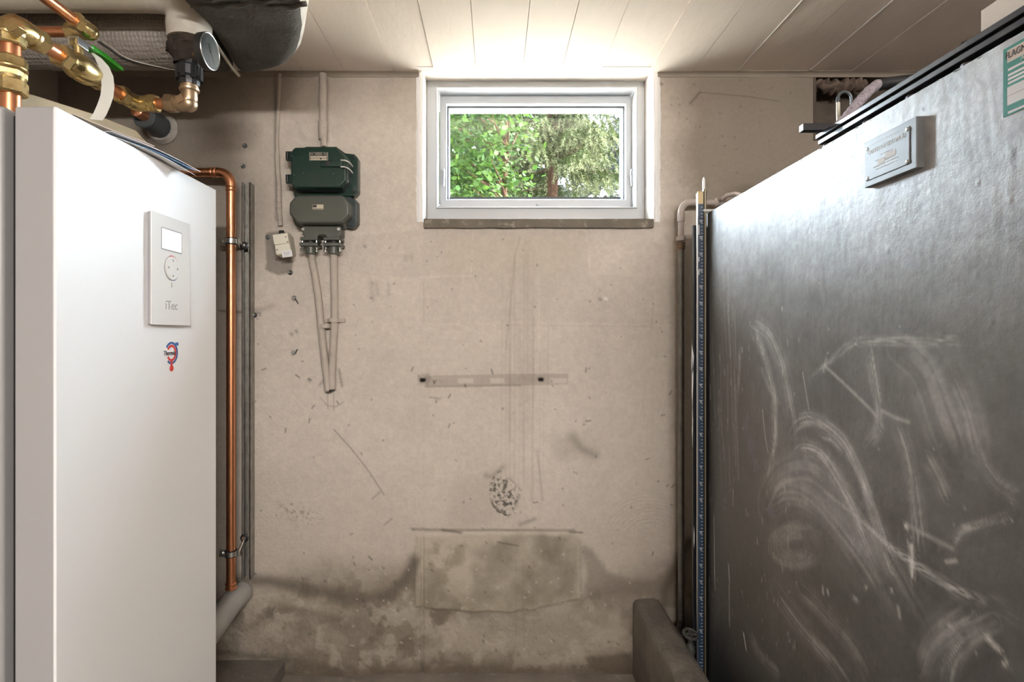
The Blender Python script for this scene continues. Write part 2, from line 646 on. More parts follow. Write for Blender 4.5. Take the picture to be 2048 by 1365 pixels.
def grid_mesh(name, A, B, to_world, keep, material, painter_fn, base):
    """Fine grid over coordinates A x B, with painted albedo and relief. keep(a,b) masks faces by their centre."""
    a, b = np.meshgrid(A, B, indexing='xy')
    na, nb = len(A), len(B)
    a, b = a.ravel(), b.ravel()
    P = painter_fn(a, b, base)
    co = to_world(a, b, P.d)
    i, j = np.meshgrid(np.arange(na - 1), np.arange(nb - 1), indexing='xy')
    i, j = i.ravel(), j.ravel()
    k = keep((A[i] + A[i + 1]) / 2, (B[j] + B[j + 1]) / 2)
    i, j = i[k], j[k]
    q = np.stack([j * na + i, j * na + i + 1, (j + 1) * na + i + 1, (j + 1) * na + i], 1).astype(np.int32)
    me = bpy.data.meshes.new(name)
    me.vertices.add(len(co))
    me.vertices.foreach_set('co', co.astype(np.float32).ravel())
    me.loops.add(q.size)
    me.loops.foreach_set('vertex_index', q.ravel())
    me.polygons.add(len(q))
    me.polygons.foreach_set('loop_start', np.arange(0, q.size, 4, dtype=np.int32))
    me.update(calc_edges=True)
    at = me.color_attributes.new('paint', 'FLOAT_COLOR', 'POINT')
    at.data.foreach_set('color', np.hstack([P.c, np.ones((len(co), 1))]).astype(np.float32).ravel())
    me.shade_smooth()
    me.materials.append(material)
    return me

# ------------------------------------------------------------------ the room shell
S = F / 2.0                                        # pixels per metre on the far wall (2 m away)
XL, XR, YB, YF, ZC = -1.536, 1.5, -3.2, 2.0, HC + .923
OPX0, OPX1 = (845 - CX) / S, (1308 - CX) / S       # window opening


def seg(a, b, step):
    return list(np.linspace(a, b, max(2, int(round((b - a) / step)) + 1)))[:-1]


def paint_wall(U, V, base):
    P = Painter(U, V, base)
    ALL = np.arange(len(U))
    x, y = P.U, P.V
    big = fbm(x, y, 260, 5, 1)
    mid = fbm(x, y, 60, 4, 2)
    P.c *= (1 + .26 * (big - .5) + .12 * (mid - .5))[:, None]
    fine = fbm(x, y, 9, 3, 6)
    P.c *= (1 + .16 * (fine - .5))[:, None]
    BR, DK, GR = (.24, .195, .15), (.035, .03, .026), (.27, .235, .20)
    # relief: trowel waves, fine grit
    P.d += .0045 * (fbm(x, y, 120, 3, 3) - .5) + .0016 * (fbm(x + .5 * y, y * 1.7, 16, 3, 4) - .5)
    tro = fbm(x * .5 + y * .6, y * .3 - x * .2, 7, 2, 5) - .5
    P.d += .0028 * tro * sstep(.45, .7, fbm(x, y, 170, 2, 6))
    # soot under the ceiling, soot and painted shade in upper corners, side and bottom tones
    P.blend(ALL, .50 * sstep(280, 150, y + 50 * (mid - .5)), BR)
    P.blend(ALL, .78 * sstep(620, 400, x + 90 * (big - .5)) * sstep(640, 420, y + 120 * (mid - .5)), BR)  # soot, with the shade of the ducts painted in
    P.blend(ALL, .85 * sstep(1300, 1400, x + 60 * (mid - .5)) * sstep(520, 360, y + 60 * (big - .5)), BR)  # falloff of window light painted in, over a browner paint
    P.blend(ALL, .30 * sstep(1240, 1400, x + 60 * (mid - .5)) * sstep(300, 700, y), GR)  # greyer towards the right
    P.blend(ALL, .45 * sstep(540, 440, x + 40 * (mid - .5)), GR)  # greyer towards the left
    P.blend(ALL, .42 * sstep(860, 1180, y + 120 * (big - .5)), (.34, .285, .225))  # shading towards the floor painted in, along with dirt
    # plaster lifts: slightly raised patches with a pale lip
    for pts, h, tone in (([(845, 458), (945, 462), (943, 548), (920, 553), (760, 553), (700, 540), (720, 470)], .0012, -.05),
                         ([(945, 470), (1172, 462), (1178, 545), (1345, 560), (1345, 650), (1190, 652), (1010, 648), (840, 652), (840, 556), (945, 552)], .0016, -.05)):
        i, w = P.poly(pts, 2.2, 2.5, 25, 1)
        P.d[i] += h * w
        P.c[i] *= (1 + tone * w)[:, None]
    for pts in ([(946, 468), (944, 520), (940, 548)], [(1170, 462), (1176, 510), (1179, 548)], [(840, 555), (900, 553), (942, 553)],
                [(840, 652), (940, 650), (1040, 648), (1190, 651), (1340, 652)], [(1307, 575), (1308, 640)], [(1076, 540), (1078, 700)]):
        i, w = P.line(pts, 3.)
        P.d[i] += .0016 * w
        P.c[i] *= (1 + .06 * w)[:, None]
    i, w = P.poly([(880, 465), (1160, 465), (1140, 540), (900, 545)], 30)
    P.blend(i, w * .22, (.56, .49, .36))
    # lower wall: damp and dirt deepened with painted shading, bulging base, stripped plinth patch
    low = sstep(1120, 1215, y + 46 * (fbm(x, y, 90, 4, 2) - .5) + 30 * np.cos((x - 700) / 110.))
    P.blend(ALL, (.78 + .5 * (fbm(x, y, 55, 5, 1) - .5)) * low, (.165, .135, .10))
    P.blend(ALL, .55 * low * sstep(.50, .66, fbm(x, y, 34, 5, 7)), (.115, .092, .066))
    P.blend(ALL, .45 * low * sstep(.54, .68, fbm(x, y, 28, 5, 3)), (.46, .40, .33))
    P.d += .020 * sstep(1165, 1225, y + 14 * np.cos((x - 690) / 90.) + 20 * (big - .5)) * sstep(900, 700, x)
    P.d += .012 * sstep(1175, 1235, y + 20 * (mid - .5)) * sstep(900, 1100, x)
    P.d += (.012 * (fbm(x, y, 70, 3, 5) - .5) + .004 * (fbm(x, y, 14, 3, 2) - .5)) * low
    patch = [(832, 1072), (960, 1066), (1150, 1066), (1160, 1090), (1160, 1195), (1080, 1215), (950, 1225), (832, 1212), (828, 1130)]
    i, w = P.poly(patch, 4, 5, 30, 3)
    P.d[i] += .006 * w
    P.blend(i, w * .42, (.40, .345, .255))
    dark = fbm(x, y, 46, 5, 4)
    i, w = P.poly([(945, 1100), (1012, 1072), (1142, 1068), (1162, 1092), (1150, 1185), (1090, 1205), (1005, 1212), (945, 1185), (938, 1135)], 12, 14, 40, 2)
    P.blend(i, w * (.38 + 1.1 * (dark[i] - .4)), (.155, .128, .088))
    i, w = P.poly([(850, 1085), (935, 1080), (930, 1230), (845, 1220)], 16, 18, 40, 6)
    P.blend(i, w * .5 * sstep(.5, .68, dark[i]), (.18, .15, .10))
    # dark wavy damp edges
    i, w = P.line([(470, 1160), (540, 1163), (610, 1178), (680, 1190), (740, 1196), (785, 1186), (812, 1160), (828, 1120)], 13)
    P.blend(i, w * .80, (.125, .102, .078))
    i, w = P.line([(470, 1184), (560, 1192), (640, 1212), (700, 1222)], 10)
    P.blend(i, w * .42, (.44, .385, .31))
    i, w = P.poly([(785, 1168), (838, 1118), (830, 1180), (788, 1178)], 5, 4)
    P.blend(i, w * .5, (.125, .105, .078))
    i, w = P.poly([(1166, 1092), (1185, 1100), (1215, 1140), (1262, 1163), (1312, 1160), (1345, 1128), (1385, 1072), (1396, 1100), (1372, 1165), (1330, 1190), (1268, 1192), (1175, 1196)], 9, 7, 30, 4)
    P.blend(i, w * .55, (.165, .135, .103))
    i, w = P.line([(1376, 1085), (1350, 1140), (1330, 1180), (1322, 1240)], 11)
    P.blend(i, w * .7, (.10, .075, .052))
    i, w = P.line([(1158, 1082), (1160, 1140), (1158, 1192)], 6)
    P.blend(i, w * .55, (.42, .365, .29))
    P.d[i] += .004 * w
    i, w = P.poly([(1180, 1198), (1262, 1192), (1262, 1226), (1215, 1226)], 3, 3)
    P.blend(i, w * .6, (.25, .215, .175))
    i, w = P.poly([(1062, 1215), (1180, 1206), (1262, 1234), (1262, 1292), (1150, 1312), (850, 1306), (900, 1240)], 14, 14, 50, 5)
    P.blend(i, w * .55, (.40, .345, .275))
    i, w = P.poly([(440, 1235), (640, 1225), (700, 1280), (560, 1310), (440, 1310)], 14, 14, 40, 5)
    P.blend(i, w * .4, (.36, .31, .25))
    i, w = P.poly([(1168, 1312), (1262, 1300), (1262, 1342), (1185, 1340)], 7, 7, 20, 2)
    P.blend(i, w * .75, (.10, .072, .05))
    P.blend(ALL, .8 * sstep(1318, 1342, y + 16 * (mid - .5)), (.105, .08, .055))
    i, w = P.line([(440, 1300), (520, 1310), (600, 1318), (680, 1335)], 9)
    P.blend(i, w * .6, (.11, .09, .065))
    # ledge line above the patch
    i, w = P.line([(825, 1058), (900, 1060), (1030, 1060), (1148, 1061)], 3.2)
    P.blend(i, w * .55, (.17, .135, .10))
    P.d[i] += .003 * w
    i, w = P.line([(880, 1066), (1150, 1067)], 5)
    P.blend(i, w * .3, (.5, .45, .38))
    # ghost of an old bracket, with its two drill holes
    i, w = P.poly([(850, 752), (1045, 748), (1136, 748), (1136, 769), (1045, 772), (850, 775)], 1.5)
    P.blend(i, w * .44, (.27, .225, .185))
    for a, b in ((916, 947), (980, 1009), (1100, 1134)):
        i, w = P.poly([(a, 757), (b, 757), (b, 767), (a, 767)], 1.5)
        P.blend(i, w * .75, (.63, .56, .49))
    i, w = P.line([(850, 774), (1040, 771)], 2)
    P.blend(i, w * .45, (.24, .2, .16))
    i, w = P.poly([(834, 750), (858, 746), (864, 756), (856, 772), (836, 770)], 3, 2)
    P.blend(i, w * .45, (.25, .215, .18))
    for cx, cy, r in ((845, 761, 5.2), (1082, 760, 4.6)):
        i, w = P.line([(cx - 2, cy), (cx + 2, cy)], r)
        P.blend(i, sstep(.3, .75, w), (.012, .011, .01))
        P.d[i] -= .012 * w
    # dark patch behind the junction box, small smears
    i, w = P.poly([(532, 468), (560, 462), (584, 470), (585, 545), (556, 551), (545, 545), (532, 538)], 3, 3, 15)
    P.blend(i, w * .62, (.125, .105, .085))
    for pts, wd, s in (([(440, 622), (470, 624), (520, 627)], 2.4, .6), ([(460, 627), (520, 620), (545, 612)], 6, .25), ([(742, 565), (746, 600)], 5, .22), ([(752, 566), (756, 590)], 4, .2),
                       ([(777, 570), (778, 590)], 4, .2), ([(668, 860), (700, 895), (735, 940), (768, 990)], 1.5, .5), ([(640, 795), (655, 812), (672, 814), (688, 804)], 1.3, .4),
                       ([(655, 780), (656, 818)], 1.2, .4), ([(667, 780), (668, 820)], 1.2, .4), ([(660, 745), (640, 770)], 3, .4), ([(678, 740), (684, 772)], 3, .5),
                       ([(745, 998), (760, 985)], 2, .4), ([(770, 1050), (784, 1038)], 2, .4), ([(1075, 905), (1085, 1000)], 2.5, .25), ([(996, 1084), (1036, 1091)], 2, .6),
                       ([(1140, 1064), (1165, 1066)], 2, .6), ([(885, 1060), (922, 1066)], 3, .6), ([(1145, 875), (1165, 900), (1190, 912)], 9, .35), ([(1040, 1050), (1070, 1038)], 4, .4),
                       ([(1380, 207), (1400, 185)], 2.2, .7), ([(1400, 185), (1450, 189), (1500, 194), (1560, 203)], 1.4, .5), ([(1311, 170), (1325, 168)], 2, .7),
                       ([(860, 795), (880, 798)], 2, .4), ([(826, 735), (823, 742)], 1.6, .7), ([(867, 762), (868, 768), (872, 762)], 1.4, .8), ([(930, 770), (931, 774)], 1.6, .8), ([(897, 796), (901, 790)], 1.6, .8), ([(872, 806), (873, 801)], 1.3, .7)):
        i, w = P.line(pts, wd)
        P.blend(i, w * s, (.10, .082, .066))
    for cx, cy in ((730, 492), (583, 668), (593, 662), (602, 510), (618, 760), (510, 631), (1200, 598)):
        i, w = P.line([(cx - 1, cy), (cx + 1, cy + 2)], 3.2)
        P.blend(i, w * .5, (.09, .08, .07))
    for cx, cy in ((812, 516), (824, 516)):
        i, w = P.line([(cx, cy - 3), (cx, cy + 3)], 5)
        P.blend(i, w * .22, (.16, .13, .11))
    i, w = P.line([(1209, 597), (1213, 599)], 2.4)
    P.blend(i, w * .9, (.85, .82, .78))
    # run marks under the window
    rs = np.random.RandomState(4)
    for _ in range(26):
        cx = rs.normal(1046, 24)
        y0, y1 = rs.uniform(480, 760), rs.uniform(760, 1060)
        i, w = P.line([(cx + rs.uniform(-2, 4), y0), (cx, y1)], rs.uniform(1.2, 2.6))
        P.blend(i, w * rs.uniform(.05, .17), (.26, .20, .15))
    for cx in (1031, 1046, 1066):
        i, w = P.line([(cx, 1120), (cx + 1, 1290)], 1.6)
        P.blend(i, w * .25, (.2, .16, .12))
    i, w = P.line([(1040, 475), (1030, 510), (1022, 600), (1012, 700)], 1.5)
    P.blend(i, w * .3, (.25, .2, .15))
    # boot scuff: broken concentric arcs
    sp = .5 * fbm(.8 * x + .6 * y, .8 * y - .6 * x, 4.2, 3, 6) + .5 * fbm(.35 * x + .93 * y, .35 * y - .93 * x, 6.1, 3, 2)
    for R, s in ((17, .55), (24, .6), (31, .85)):
        pts = [(1016 + R * 1.15 * math.cos(a), 985 + R * 1.5 * math.sin(a)) for a in np.linspace(1.2, 4.3, 16)]
        i, w = P.line(pts, 2.4)
        P.blend(i, w * s * sstep(.44, .56, sp[i]), (.06, .05, .04))
    i, w = P.poly([(990, 955), (1020, 960), (1040, 980), (1036, 1005), (1012, 1035), (995, 1020), (982, 985)], 8)
    P.blend(i, w * .8 * sstep(.51, .58, sp[i]), (.07, .06, .048))
    i, w = P.line([(972, 952), (985, 954), (1005, 935)], 6)
    P.blend(i, w * .4, (.15, .12, .09))
    i, w = P.poly([(900, 960), (985, 945), (1000, 1045), (900, 1050)], 22, 12)
    P.blend(i, w * .18, (.2, .165, .125))
    i, w = P.poly([(1100, 875), (1150, 865), (1195, 905), (1120, 920)], 18, 8)
    P.blend(i, w * .2, (.2, .165, .13))
    i, w = P.poly([(560, 1012), (610, 1010), (640, 1040), (610, 1050), (575, 1035)], 12, 8)
    P.blend(i, w * .45 * sstep(.5, .58, sp[i]), (.13, .105, .085))
    # arcs of trowel relief at right
    for k in range(9):
        R = 40 + 9 * k
        pts = [(1300 + R * math.cos(a), 1075 + R * .8 * math.sin(a)) for a in np.linspace(3.3 + .05 * k, 5.6, 12)]
        i, w = P.line(pts, 1.8)
        P.d[i] += .0013 * w
    for k in range(12):
        pts = [(1290 + 8 * k, 770 + 6 * k), (1278 + 8 * k, 840), (1272 + 7 * k, 900 - 5 * k)]
        i, w = P.line(pts, 1.6)
        P.d[i] += .0011 * w
    # specks
    P.spots(90, 450, 1370, 470, 1050, .9, 1.7, DK, .55, 11, .8)
    P.spots(60, 450, 1260, 1050, 1320, .9, 1.9, DK, .5, 12, 1.2)
    P.spots(26, 500, 1370, 700, 1300, 1.0, 1.6, (.07, .06, .05), .7, 13, 3.)
    P.spots(40, 1320, 1620, 160, 400, .9, 1.5, DK, .4, 14, .8)
    P.spots(60, 700, 1260, 1080, 1310, .9, 1.6, (.62, .56, .48), .5, 15, .9)
    # plaster keyed around the embedded conduit
    for pts, wd, h in (([(646, 150), (646, 285)], 13, .006), ([(558, 148), (556, 280)], 9, .004), ([(585, 190), (612, 172), (632, 160)], 4, .004),
                       ([(600, 220), (640, 212)], 2.5, .003), ([(598, 245), (640, 240)], 3, .003), ([(655, 215), (680, 200)], 2, -.002), ([(605, 262), (612, 272)], 7, .004)):
        i, w = P.line(pts, wd)
        P.d[i] += h * w
    i, w = P.line([(551, 150), (551, 290), (552, 440)], 3)
    P.blend(i, w * .45, (.10, .08, .065))
    i, w = P.line([(655, 160), (656, 285)], 3)
    P.blend(i, w * .4, (.12, .10, .08))
    return P


A = np.array(seg((XL * S) + CX, 440, 3.2) + seg(440, 845, 1.75) + seg(845, 1308, 1.75) + seg(1308, 1400, 1.75) + seg(1400, 1632, 3.) + seg(1632, XR * S + CX, 3.) + [XR * S + CX])
B = np.array(seg(147, 152, 2.5) + seg(152, 275, 1.76) + seg(275, 445, 1.75) + seg(445, 1352, 1.75) + [1352.])
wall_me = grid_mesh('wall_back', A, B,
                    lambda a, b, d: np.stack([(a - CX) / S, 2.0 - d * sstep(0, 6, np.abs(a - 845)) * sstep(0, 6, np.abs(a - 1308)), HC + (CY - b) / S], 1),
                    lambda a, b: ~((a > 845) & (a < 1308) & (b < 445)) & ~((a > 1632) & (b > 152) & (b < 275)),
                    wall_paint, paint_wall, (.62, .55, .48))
wall = bpy.data.objects.new('wall_back', wall_me)
COL.objects.link(wall)
tag(wall, 'stained beige plaster wall with the basement window', 'wall', kind='structure')

b = MB()
zs, zt = HC + .41, ZC + .03
b.box((-2.4, 2.13, 0), (OPX0 - .005, 2.42, 2.6)).box((OPX1 + .005, 2.13, 0), (2.4, 2.42, 2.6))
b.box((OPX0 - .005, 2.13, 0), (OPX1 + .005, 2.42, zs - .02)).box((OPX0 - .005, 2.13, zt), (OPX1 + .005, 2.42, 2.6))
tag(b.build('wall_outer', plain_plaster), 'outer masonry behind the plaster wall', 'wall', kind='structure')
tag(MB().box((XL - .1, YB, 0), (XL, 2.14, 2.4)).build('wall_left', plain_plaster), 'plain plaster wall behind the heat pump', 'wall', kind='structure')
tag(MB().box((XR, YB, 0), (XR + .1, 2.14, 2.4)).build('wall_right', plain_plaster), 'plain plaster wall behind the oil tank', 'wall', kind='structure')
tag(MB().box((XL - .1, YB - .1, 0), (XR + .1, YB, 2.4)).build('wall_rear', plain_plaster), 'plain plaster wall opposite the window', 'wall', kind='structure')

floor_me = grid_mesh('floor', np.linspace(XL, XR, 160), np.linspace(YB, 2.005, 190),
                     lambda a, b, d: np.stack([a, b, d], 1), lambda a, b: a > -99, concrete,
                     lambda a, b, base: (lambda P: (setattr(P, 'd', .006 * (fbm(a, b, .25, 4, 2) - .55)), P)[1])(Painter(a, b, base)), (.3, .26, .2))
floor = bpy.data.objects.new('floor', floor_me)
COL.objects.link(floor)
tag(floor, 'dirty grey concrete floor', 'floor', kind='structure')

# board-marked ceiling: one strip for every board
ceil = MB().box((XL - .1, YB - .1, ZC + .016), (XR + .1, 1.975, ZC + .2)).box((XL - .1, 1.97, ZC + .008), (OPX0 - .012, 2.14, ZC + .2)).box((OPX1 + .012, 1.97, ZC + .008), (XR + .1, 2.14, ZC + .2)).box((OPX0 - .012, 1.97, ZC + .08), (OPX1 + .012, 2.14, ZC + .2)).build('ceiling', plain_plaster)
tag(ceil, 'cream painted board-marked ceiling', 'ceiling', kind='structure')
rnd = random.Random(3)
joints = [XL, -1.41, -1.26, -1.11, -.97, -.82, -.67, -.5255, -.355, -.2127, -.0668, .0967, .232, .369, .536, .69, .8436, .97, 1.093, 1.24, 1.38, XR]
for k in range(len(joints) - 1):
    x0, x1 = joints[k] + .0008, joints[k + 1] - .0008
    dz = rnd.uniform(-.0022, .0022)
    mb = MB()
    n = 10
    ys = [YB + (1.985 - YB) * i / n for i in range(n + 1)]
    vs, fs = [], []
    for yy in ys:
        w = rnd.uniform(-.0012, .0012)
        vs += [(x0, yy, ZC + dz + w), (x1, yy, ZC + dz + w * .5), (x1, yy, ZC + .02), (x0, yy, ZC + .02)]
    for i in range(n):
        for q in range(4):
            r = (q + 1) % 4
            fs.append((4 * i + q, 4 * i + r, 4 * i + 4 + r, 4 * i + 4 + q))
    fs += [(0, 3, 2, 1), (4 * n, 4 * n + 1, 4 * n + 2, 4 * n + 3)]
    mb.add(vs, fs).build('plank', ceiling_paint, ceil)
# paint ridges left in two of the joints
for x in (.8436, 1.093):
    MB().tube([(x, y, ZC - .0012) for y in np.linspace(.2, 1.97, 12)], .0022, 6).build('joint_ridge', reveal_white, ceil)
# cove where the ceiling meets the wall
mb = MB()
for (a, c) in ((XL, OPX0 - .012), (OPX1 + .012, XR)):
    prof = [(1.980, ZC - .001), (1.990, ZC - .003), (1.996, ZC - .008), (1.998, ZC - .014), (2.004, ZC - .014), (2.004, ZC + .01), (1.980, ZC + .01)]
    mb.prism([(a, p[0], p[1]) for p in prof], (c - a, 0, 0))
tag(mb.build('trim_1', mat('sooty_plaster', (.30, .25, .20), .85, var=.15, vscale=6), angle=60), 'rounded plaster cove under the ceiling', 'trim', kind='structure')

# window reveal (white painted jambs, sloping head) and sill
ZR = HC + .951
mb = MB()
for x, s in ((OPX0, -1), (OPX1, 1)):
    prof = [(x + s * .016, 1.9985), (x + s * .006, 1.9965), (x + s * .001, 2.0), (x, 2.008), (x, 2.135), (x + s * .03, 2.135), (x + s * .03, 2.004)]
    mb.prism([(p[0], p[1], HC + .40) for p in prof], (0, 0, .56))
tag(mb.build('trim_2', reveal_white, angle=50), 'white painted jambs of the window recess', 'trim', kind='structure')
mb = MB()
prof = [(1.955, ZC + .0005), (1.985, ZC + .004), (2.02, ZC + .014), (2.07, ZC + .024), (2.135, ZR), (2.135, ZR + .05), (1.955, ZR + .05)]
mb.prism([(OPX0 - .012, p[0], p[1]) for p in prof], (OPX1 - OPX0 + .024, 0, 0))
tag(mb.build('trim_3', ceiling_paint, angle=50), 'cream head of the window recess sloping up from the ceiling', 'trim', kind='structure')
mb = MB()
n = 18
xs = np.linspace((847 - CX) * 1.985 / F, (1308 - CX) * 1.985 / F, n)
vs, fs = [], []
for i, xx in enumerate(xs):
    j1, j2 = rnd.uniform(-.0014, .0014), rnd.uniform(-.0018, .0018)
    vs += [(xx, 1.985 + j1 * .5, HC + .377 + j1), (xx, 1.985 + j2 * .5, HC + .409 + j2 * .3), (xx, 2.14, HC + .412), (xx, 2.14, HC + .377)]
for i in range(n - 1):
    for q in range(4):
        r = (q + 1) % 4
        fs.append((4 * i + q, 4 * i + r, 4 * i + 4 + r, 4 * i + 4 + q))
fs += [(0, 1, 2, 3), (4 * n - 4, 4 * n - 1, 4 * n - 2, 4 * n - 3)]
tag(mb.add(vs, fs).build('trim_4', sill_stone, bevel=.002), 'dark chipped stone sill under the window', 'sill', kind='structure')

# the window itself
YW = 2.12
win = root('window_1', (.155, YW, HC + .41), 'white framed basement window with trees outside', 'window', kind='structure')


def rect(px0, px1, pt, pb, Y):
    a, b2 = W(px0, pt, Y), W(px1, pb, Y)
    return (a.x, b2.x, b2.z, a.z)


oF = (OPX0 + .001, OPX1 - .001, HC + .412, ZR - .001)
iF = rect(875, 1272, 176, 413.5, YW)
MB().ring(oF, iF, YW, 2.20).build('frame', window_white, win, bevel=.003)
rb = rect(871.5, 1275.5, 172.5, 417, YW - .006)
MB().ring(rb, rect(874.5, 1272.5, 175.5, 413.5, YW - .006), YW - .006, YW + .01).build('frame_bead', window_white, win, bevel=.002)
YS = 2.185
oS = (iF[0] + .002, iF[1] - .002, iF[2] + .002, iF[3] - .002)
iS = rect(893, 1252, 207, 399, YS)
sash = MB().ring(oS, iS, YS, 2.262).build('sash', window_white, win, bevel=.003)
iB = rect(897.5, 1246, 216.5, 398.2, YS + .03)
MB().ring((iS[0] + .0002, iS[1] - .0002, iS[2] + .0002, iS[3] - .0002), iB, YS + .03, 2.262).build('glazing_bead', bead_grey, sash, bevel=.002)
MB().box((iS[0], 2.262, iS[2]), (iS[1], 2.268, iS[3])).build('pane', glass_clear, win)
# outer rebate that carries the pane
iO = rect(899.5, 1240.5, 225, 396, 2.285)
MB().ring((oS[0], oS[1], oS[2], oS[3]), iO, 2.269, 2.30).build('outer_bead', bead_grey, win)
for px, s in ((886.5, 1), (1263, -1)):
    h = MB()
    c = W(px, 355, YS - .004)
    h.box((c.x - .006, YS - .004, c.z - .024), (c.x + .006, YS, c.z + .024))
    hd = h.build('catch', window_white, win, bevel=.002)
    k = MB()
    k.tube([c + Vector((-.004 * s, -.006, .026)), c + Vector((.003 * s, -.012, .026)), c + Vector((.005 * s, -.013, .012)), c + Vector((.003 * s, -.013, -.012)), c + Vector((.002 * s, -.012, -.036))], .0032, 8)
    k.build('catch_lever', chrome, hd)
c = W(1075, 409, YS - .003)
MB().lathe(c, (0, -1, 0), [(0, .006), (.003, .006), (.004, .004)], 14).build('label_stud', window_white, win)

# wall niche at the upper right, with its stuffing
nx0, nz0, nz1 = (1632 - CX) / S, HC + (CY - 275) / S, HC + (CY - 152) / S
mb = MB()
mb.box((nx0 - .01, 1.999, nz0 - .012), (nx0, 2.125, nz1 + .01)).box((nx0, 1.999, nz0 - .012), (XR, 2.125, nz0)).box((nx0, 1.999, nz1), (XR, 2.125, nz1 + .01)).box((nx0 - .01, 2.11, nz0), (XR, 2.125, nz1))
tag(mb.build('trim_5', niche_brown), 'dark brown niche in the wall above the tank', 'niche', kind='structure')


def wad(name, label, x0, x1, zc, hh, y, folds, seed):
    rs = np.random.RandomState(seed)
    nu, nv = 60, 22
    vs, fs = [], []
    for i in range(nu):
        for j in range(nv):
            u, v = i / (nu - 1), j / (nv - 1)
            an = 2 * math.pi * v
            px = x0 + (x1 - x0) * u
            fo = .5 + .5 * math.sin(folds * u + 5 * vnoise(np.array([u * 7.]), np.array([v * 3. + seed]), seed % 8)[0] * 3 + 4 * v)
            r = (.55 + .5 * fo) * (1 - .85 * abs(2 * u - 1) ** 6)
            vs.append((px, y + .035 * r * math.cos(an), zc + .006 * math.sin(u * 9 + seed) + hh * r * math.sin(an)))
    for i in range(nu - 1):
        for j in range(nv - 1):
            fs.append((i * nv + j, (i + 1) * nv + j, (i + 1) * nv + j + 1, i * nv + j + 1))
    o = MB().add(vs, fs).build(name, wad_brown, angle=80)
    return tag(o, label, 'insulation')


wad('insulation_wad', 'crumpled brown insulation paper stuffed along the top of the dark wall niche', nx0 + .005, nx0 + .20, nz1 - .022, .028, 2.03, 26, 1)
wad('insulation_wad', 'crumpled brown insulation lying along the bottom of the dark wall niche', nx0 + .005, nx0 + .17, nz0 + .018, .02, 2.05, 18, 2)

# concrete plinth and low bund wall
mb = MB().box((XL + .002, .6, -.01), (-.73, 1.985, .053))
tag(mb.build('concrete_plinth', bund_mat, bevel=.006), 'low grey concrete plinth under the white heat pump', 'plinth')
nY = 26
vs, fs = [], []
rs = np.random.RandomState(8)
hb = .264
for i in range(nY):
    yy = .15 + (1.99 - .15) * i / (nY - 1)
    j = rs.uniform(-.003, .003, 6)
    r = .0
    prof = [(.481 + j[0], -.01), (.483 + j[1], hb - .018), (.490, hb - .004 + j[2] * .5), (.512, hb + j[3] * .6), (.556, hb + j[4] * .6), (.573, hb - .006), (.578 + j[5], hb - .02), (.578, -.01)]
    vs += [(p[0], yy, p[1]) for p in prof]
for i in range(nY - 1):
    for q in range(8):
        r = (q + 1) % 8
        fs.append((8 * i + q, 8 * i + r, 8 * i + 8 + r, 8 * i + 8 + q))
fs += [tuple(range(8)), tuple(8 * nY - 1 - q for q in range(8))]
tag(MB().add(vs, fs).build('bund_wall', bund_mat, angle=60), 'low concrete bund wall running out from the far wall beside the tank', 'low wall')

# ------------------------------------------------------------------ added, unseen strip lamp behind the viewer, fills the room with light
lamp = root('fill_lamp', (.6, -2.2, ZC), 'added unseen strip lamp filling the room with light, on the ceiling opposite the window', 'lamp')
MB().box((-.05, -2.27, ZC - .03), (1.25, -2.13, ZC - .001)).build('fill_lamp_base', white_enamel, lamp, bevel=.004)
MB().prism([(-.04, -2.265, ZC - .03), (-.04, -2.26, ZC - .075), (-.04, -2.23, ZC - .095), (-.04, -2.17, ZC - .095), (-.04, -2.14, ZC - .075), (-.04, -2.135, ZC - .03)], (1.28, 0, 0)).build('fill_lamp_shade', fill_glass, lamp, bevel=.004)
ld = bpy.data.lights.new('fill_light', 'AREA')
ld.shape = 'RECTANGLE'
ld.size = 1.26
ld.size_y = .12
ld.energy = FILL_POWER
ld.color = (1.0, .965, .925)
lo = bpy.data.objects.new('fill_light', ld)
lo.location = (0, .075, -.11)
lo.rotation_euler = Vector((0, .8, -.6)).to_track_quat('-Z', 'Y').to_euler()
lo.parent = lamp
COL.objects.link(lo)

# ------------------------------------------------------------------ heat pump
ZP = HC + .4216
XD = -.805
pump = root('heat_pump', (-1.11, 1.34, .053), 'tall white heat pump cabinet with control panel at left', 'heat pump')
MB().box((-1.42, 1.035, .056), (-.897, 1.643, ZP - .0005)).build('body', grey_body, pump, bevel=.008, bseg=3)
MB().box((-.90, 1.06, .06), (-.875, 1.62, ZP - .012)).build('door_gasket', black_rubber, pump)
door = MB().box((-.882, 1.043, .058), (XD - .0025, 1.643, ZP)).build('door', door_edge, pump, bevel=.005, bseg=3)
MB().box((XD - .006, 1.0435, .0585), (XD, 1.6425, ZP - .0005)).build('door_skin', white_enamel, door, bevel=.002, bseg=3)
XPN = -.793
zb, ztp = HC + .026, HC + .290
panel = MB().box((XD - .001, 1.318, zb + .001), (XPN - .0025, 1.478, ztp - .001)).build('control_panel', trim_grey, pump, bevel=.002)
MB().box((XPN - .003, 1.314, zb), (XPN, 1.480, ztp)).build('glass_front', panel_white, panel, bevel=.001)
MB().box((XPN - .0005, 1.352, HC + .206), (XPN + .0004, 1.440, HC + .260)).build('display_bezel', trim_grey, panel)
MB().box((XPN - .0005, 1.3555, HC + .2095), (XPN + .0009, 1.4365, HC + .2565)).build('display', screen, panel)
cd = Vector((XPN, 1.395, HC + .1655))
MB().lathe(cd, (1, 0, 0), [(-.001, .031), (.0006, .031), (.0008, .03)], 40).build('dial_recess', trim_grey, panel)
MB().lathe(cd, (1, 0, 0), [(-.001, .029), (.003, .029), (.0042, .0275)], 40).build('dial', panel_white, panel)
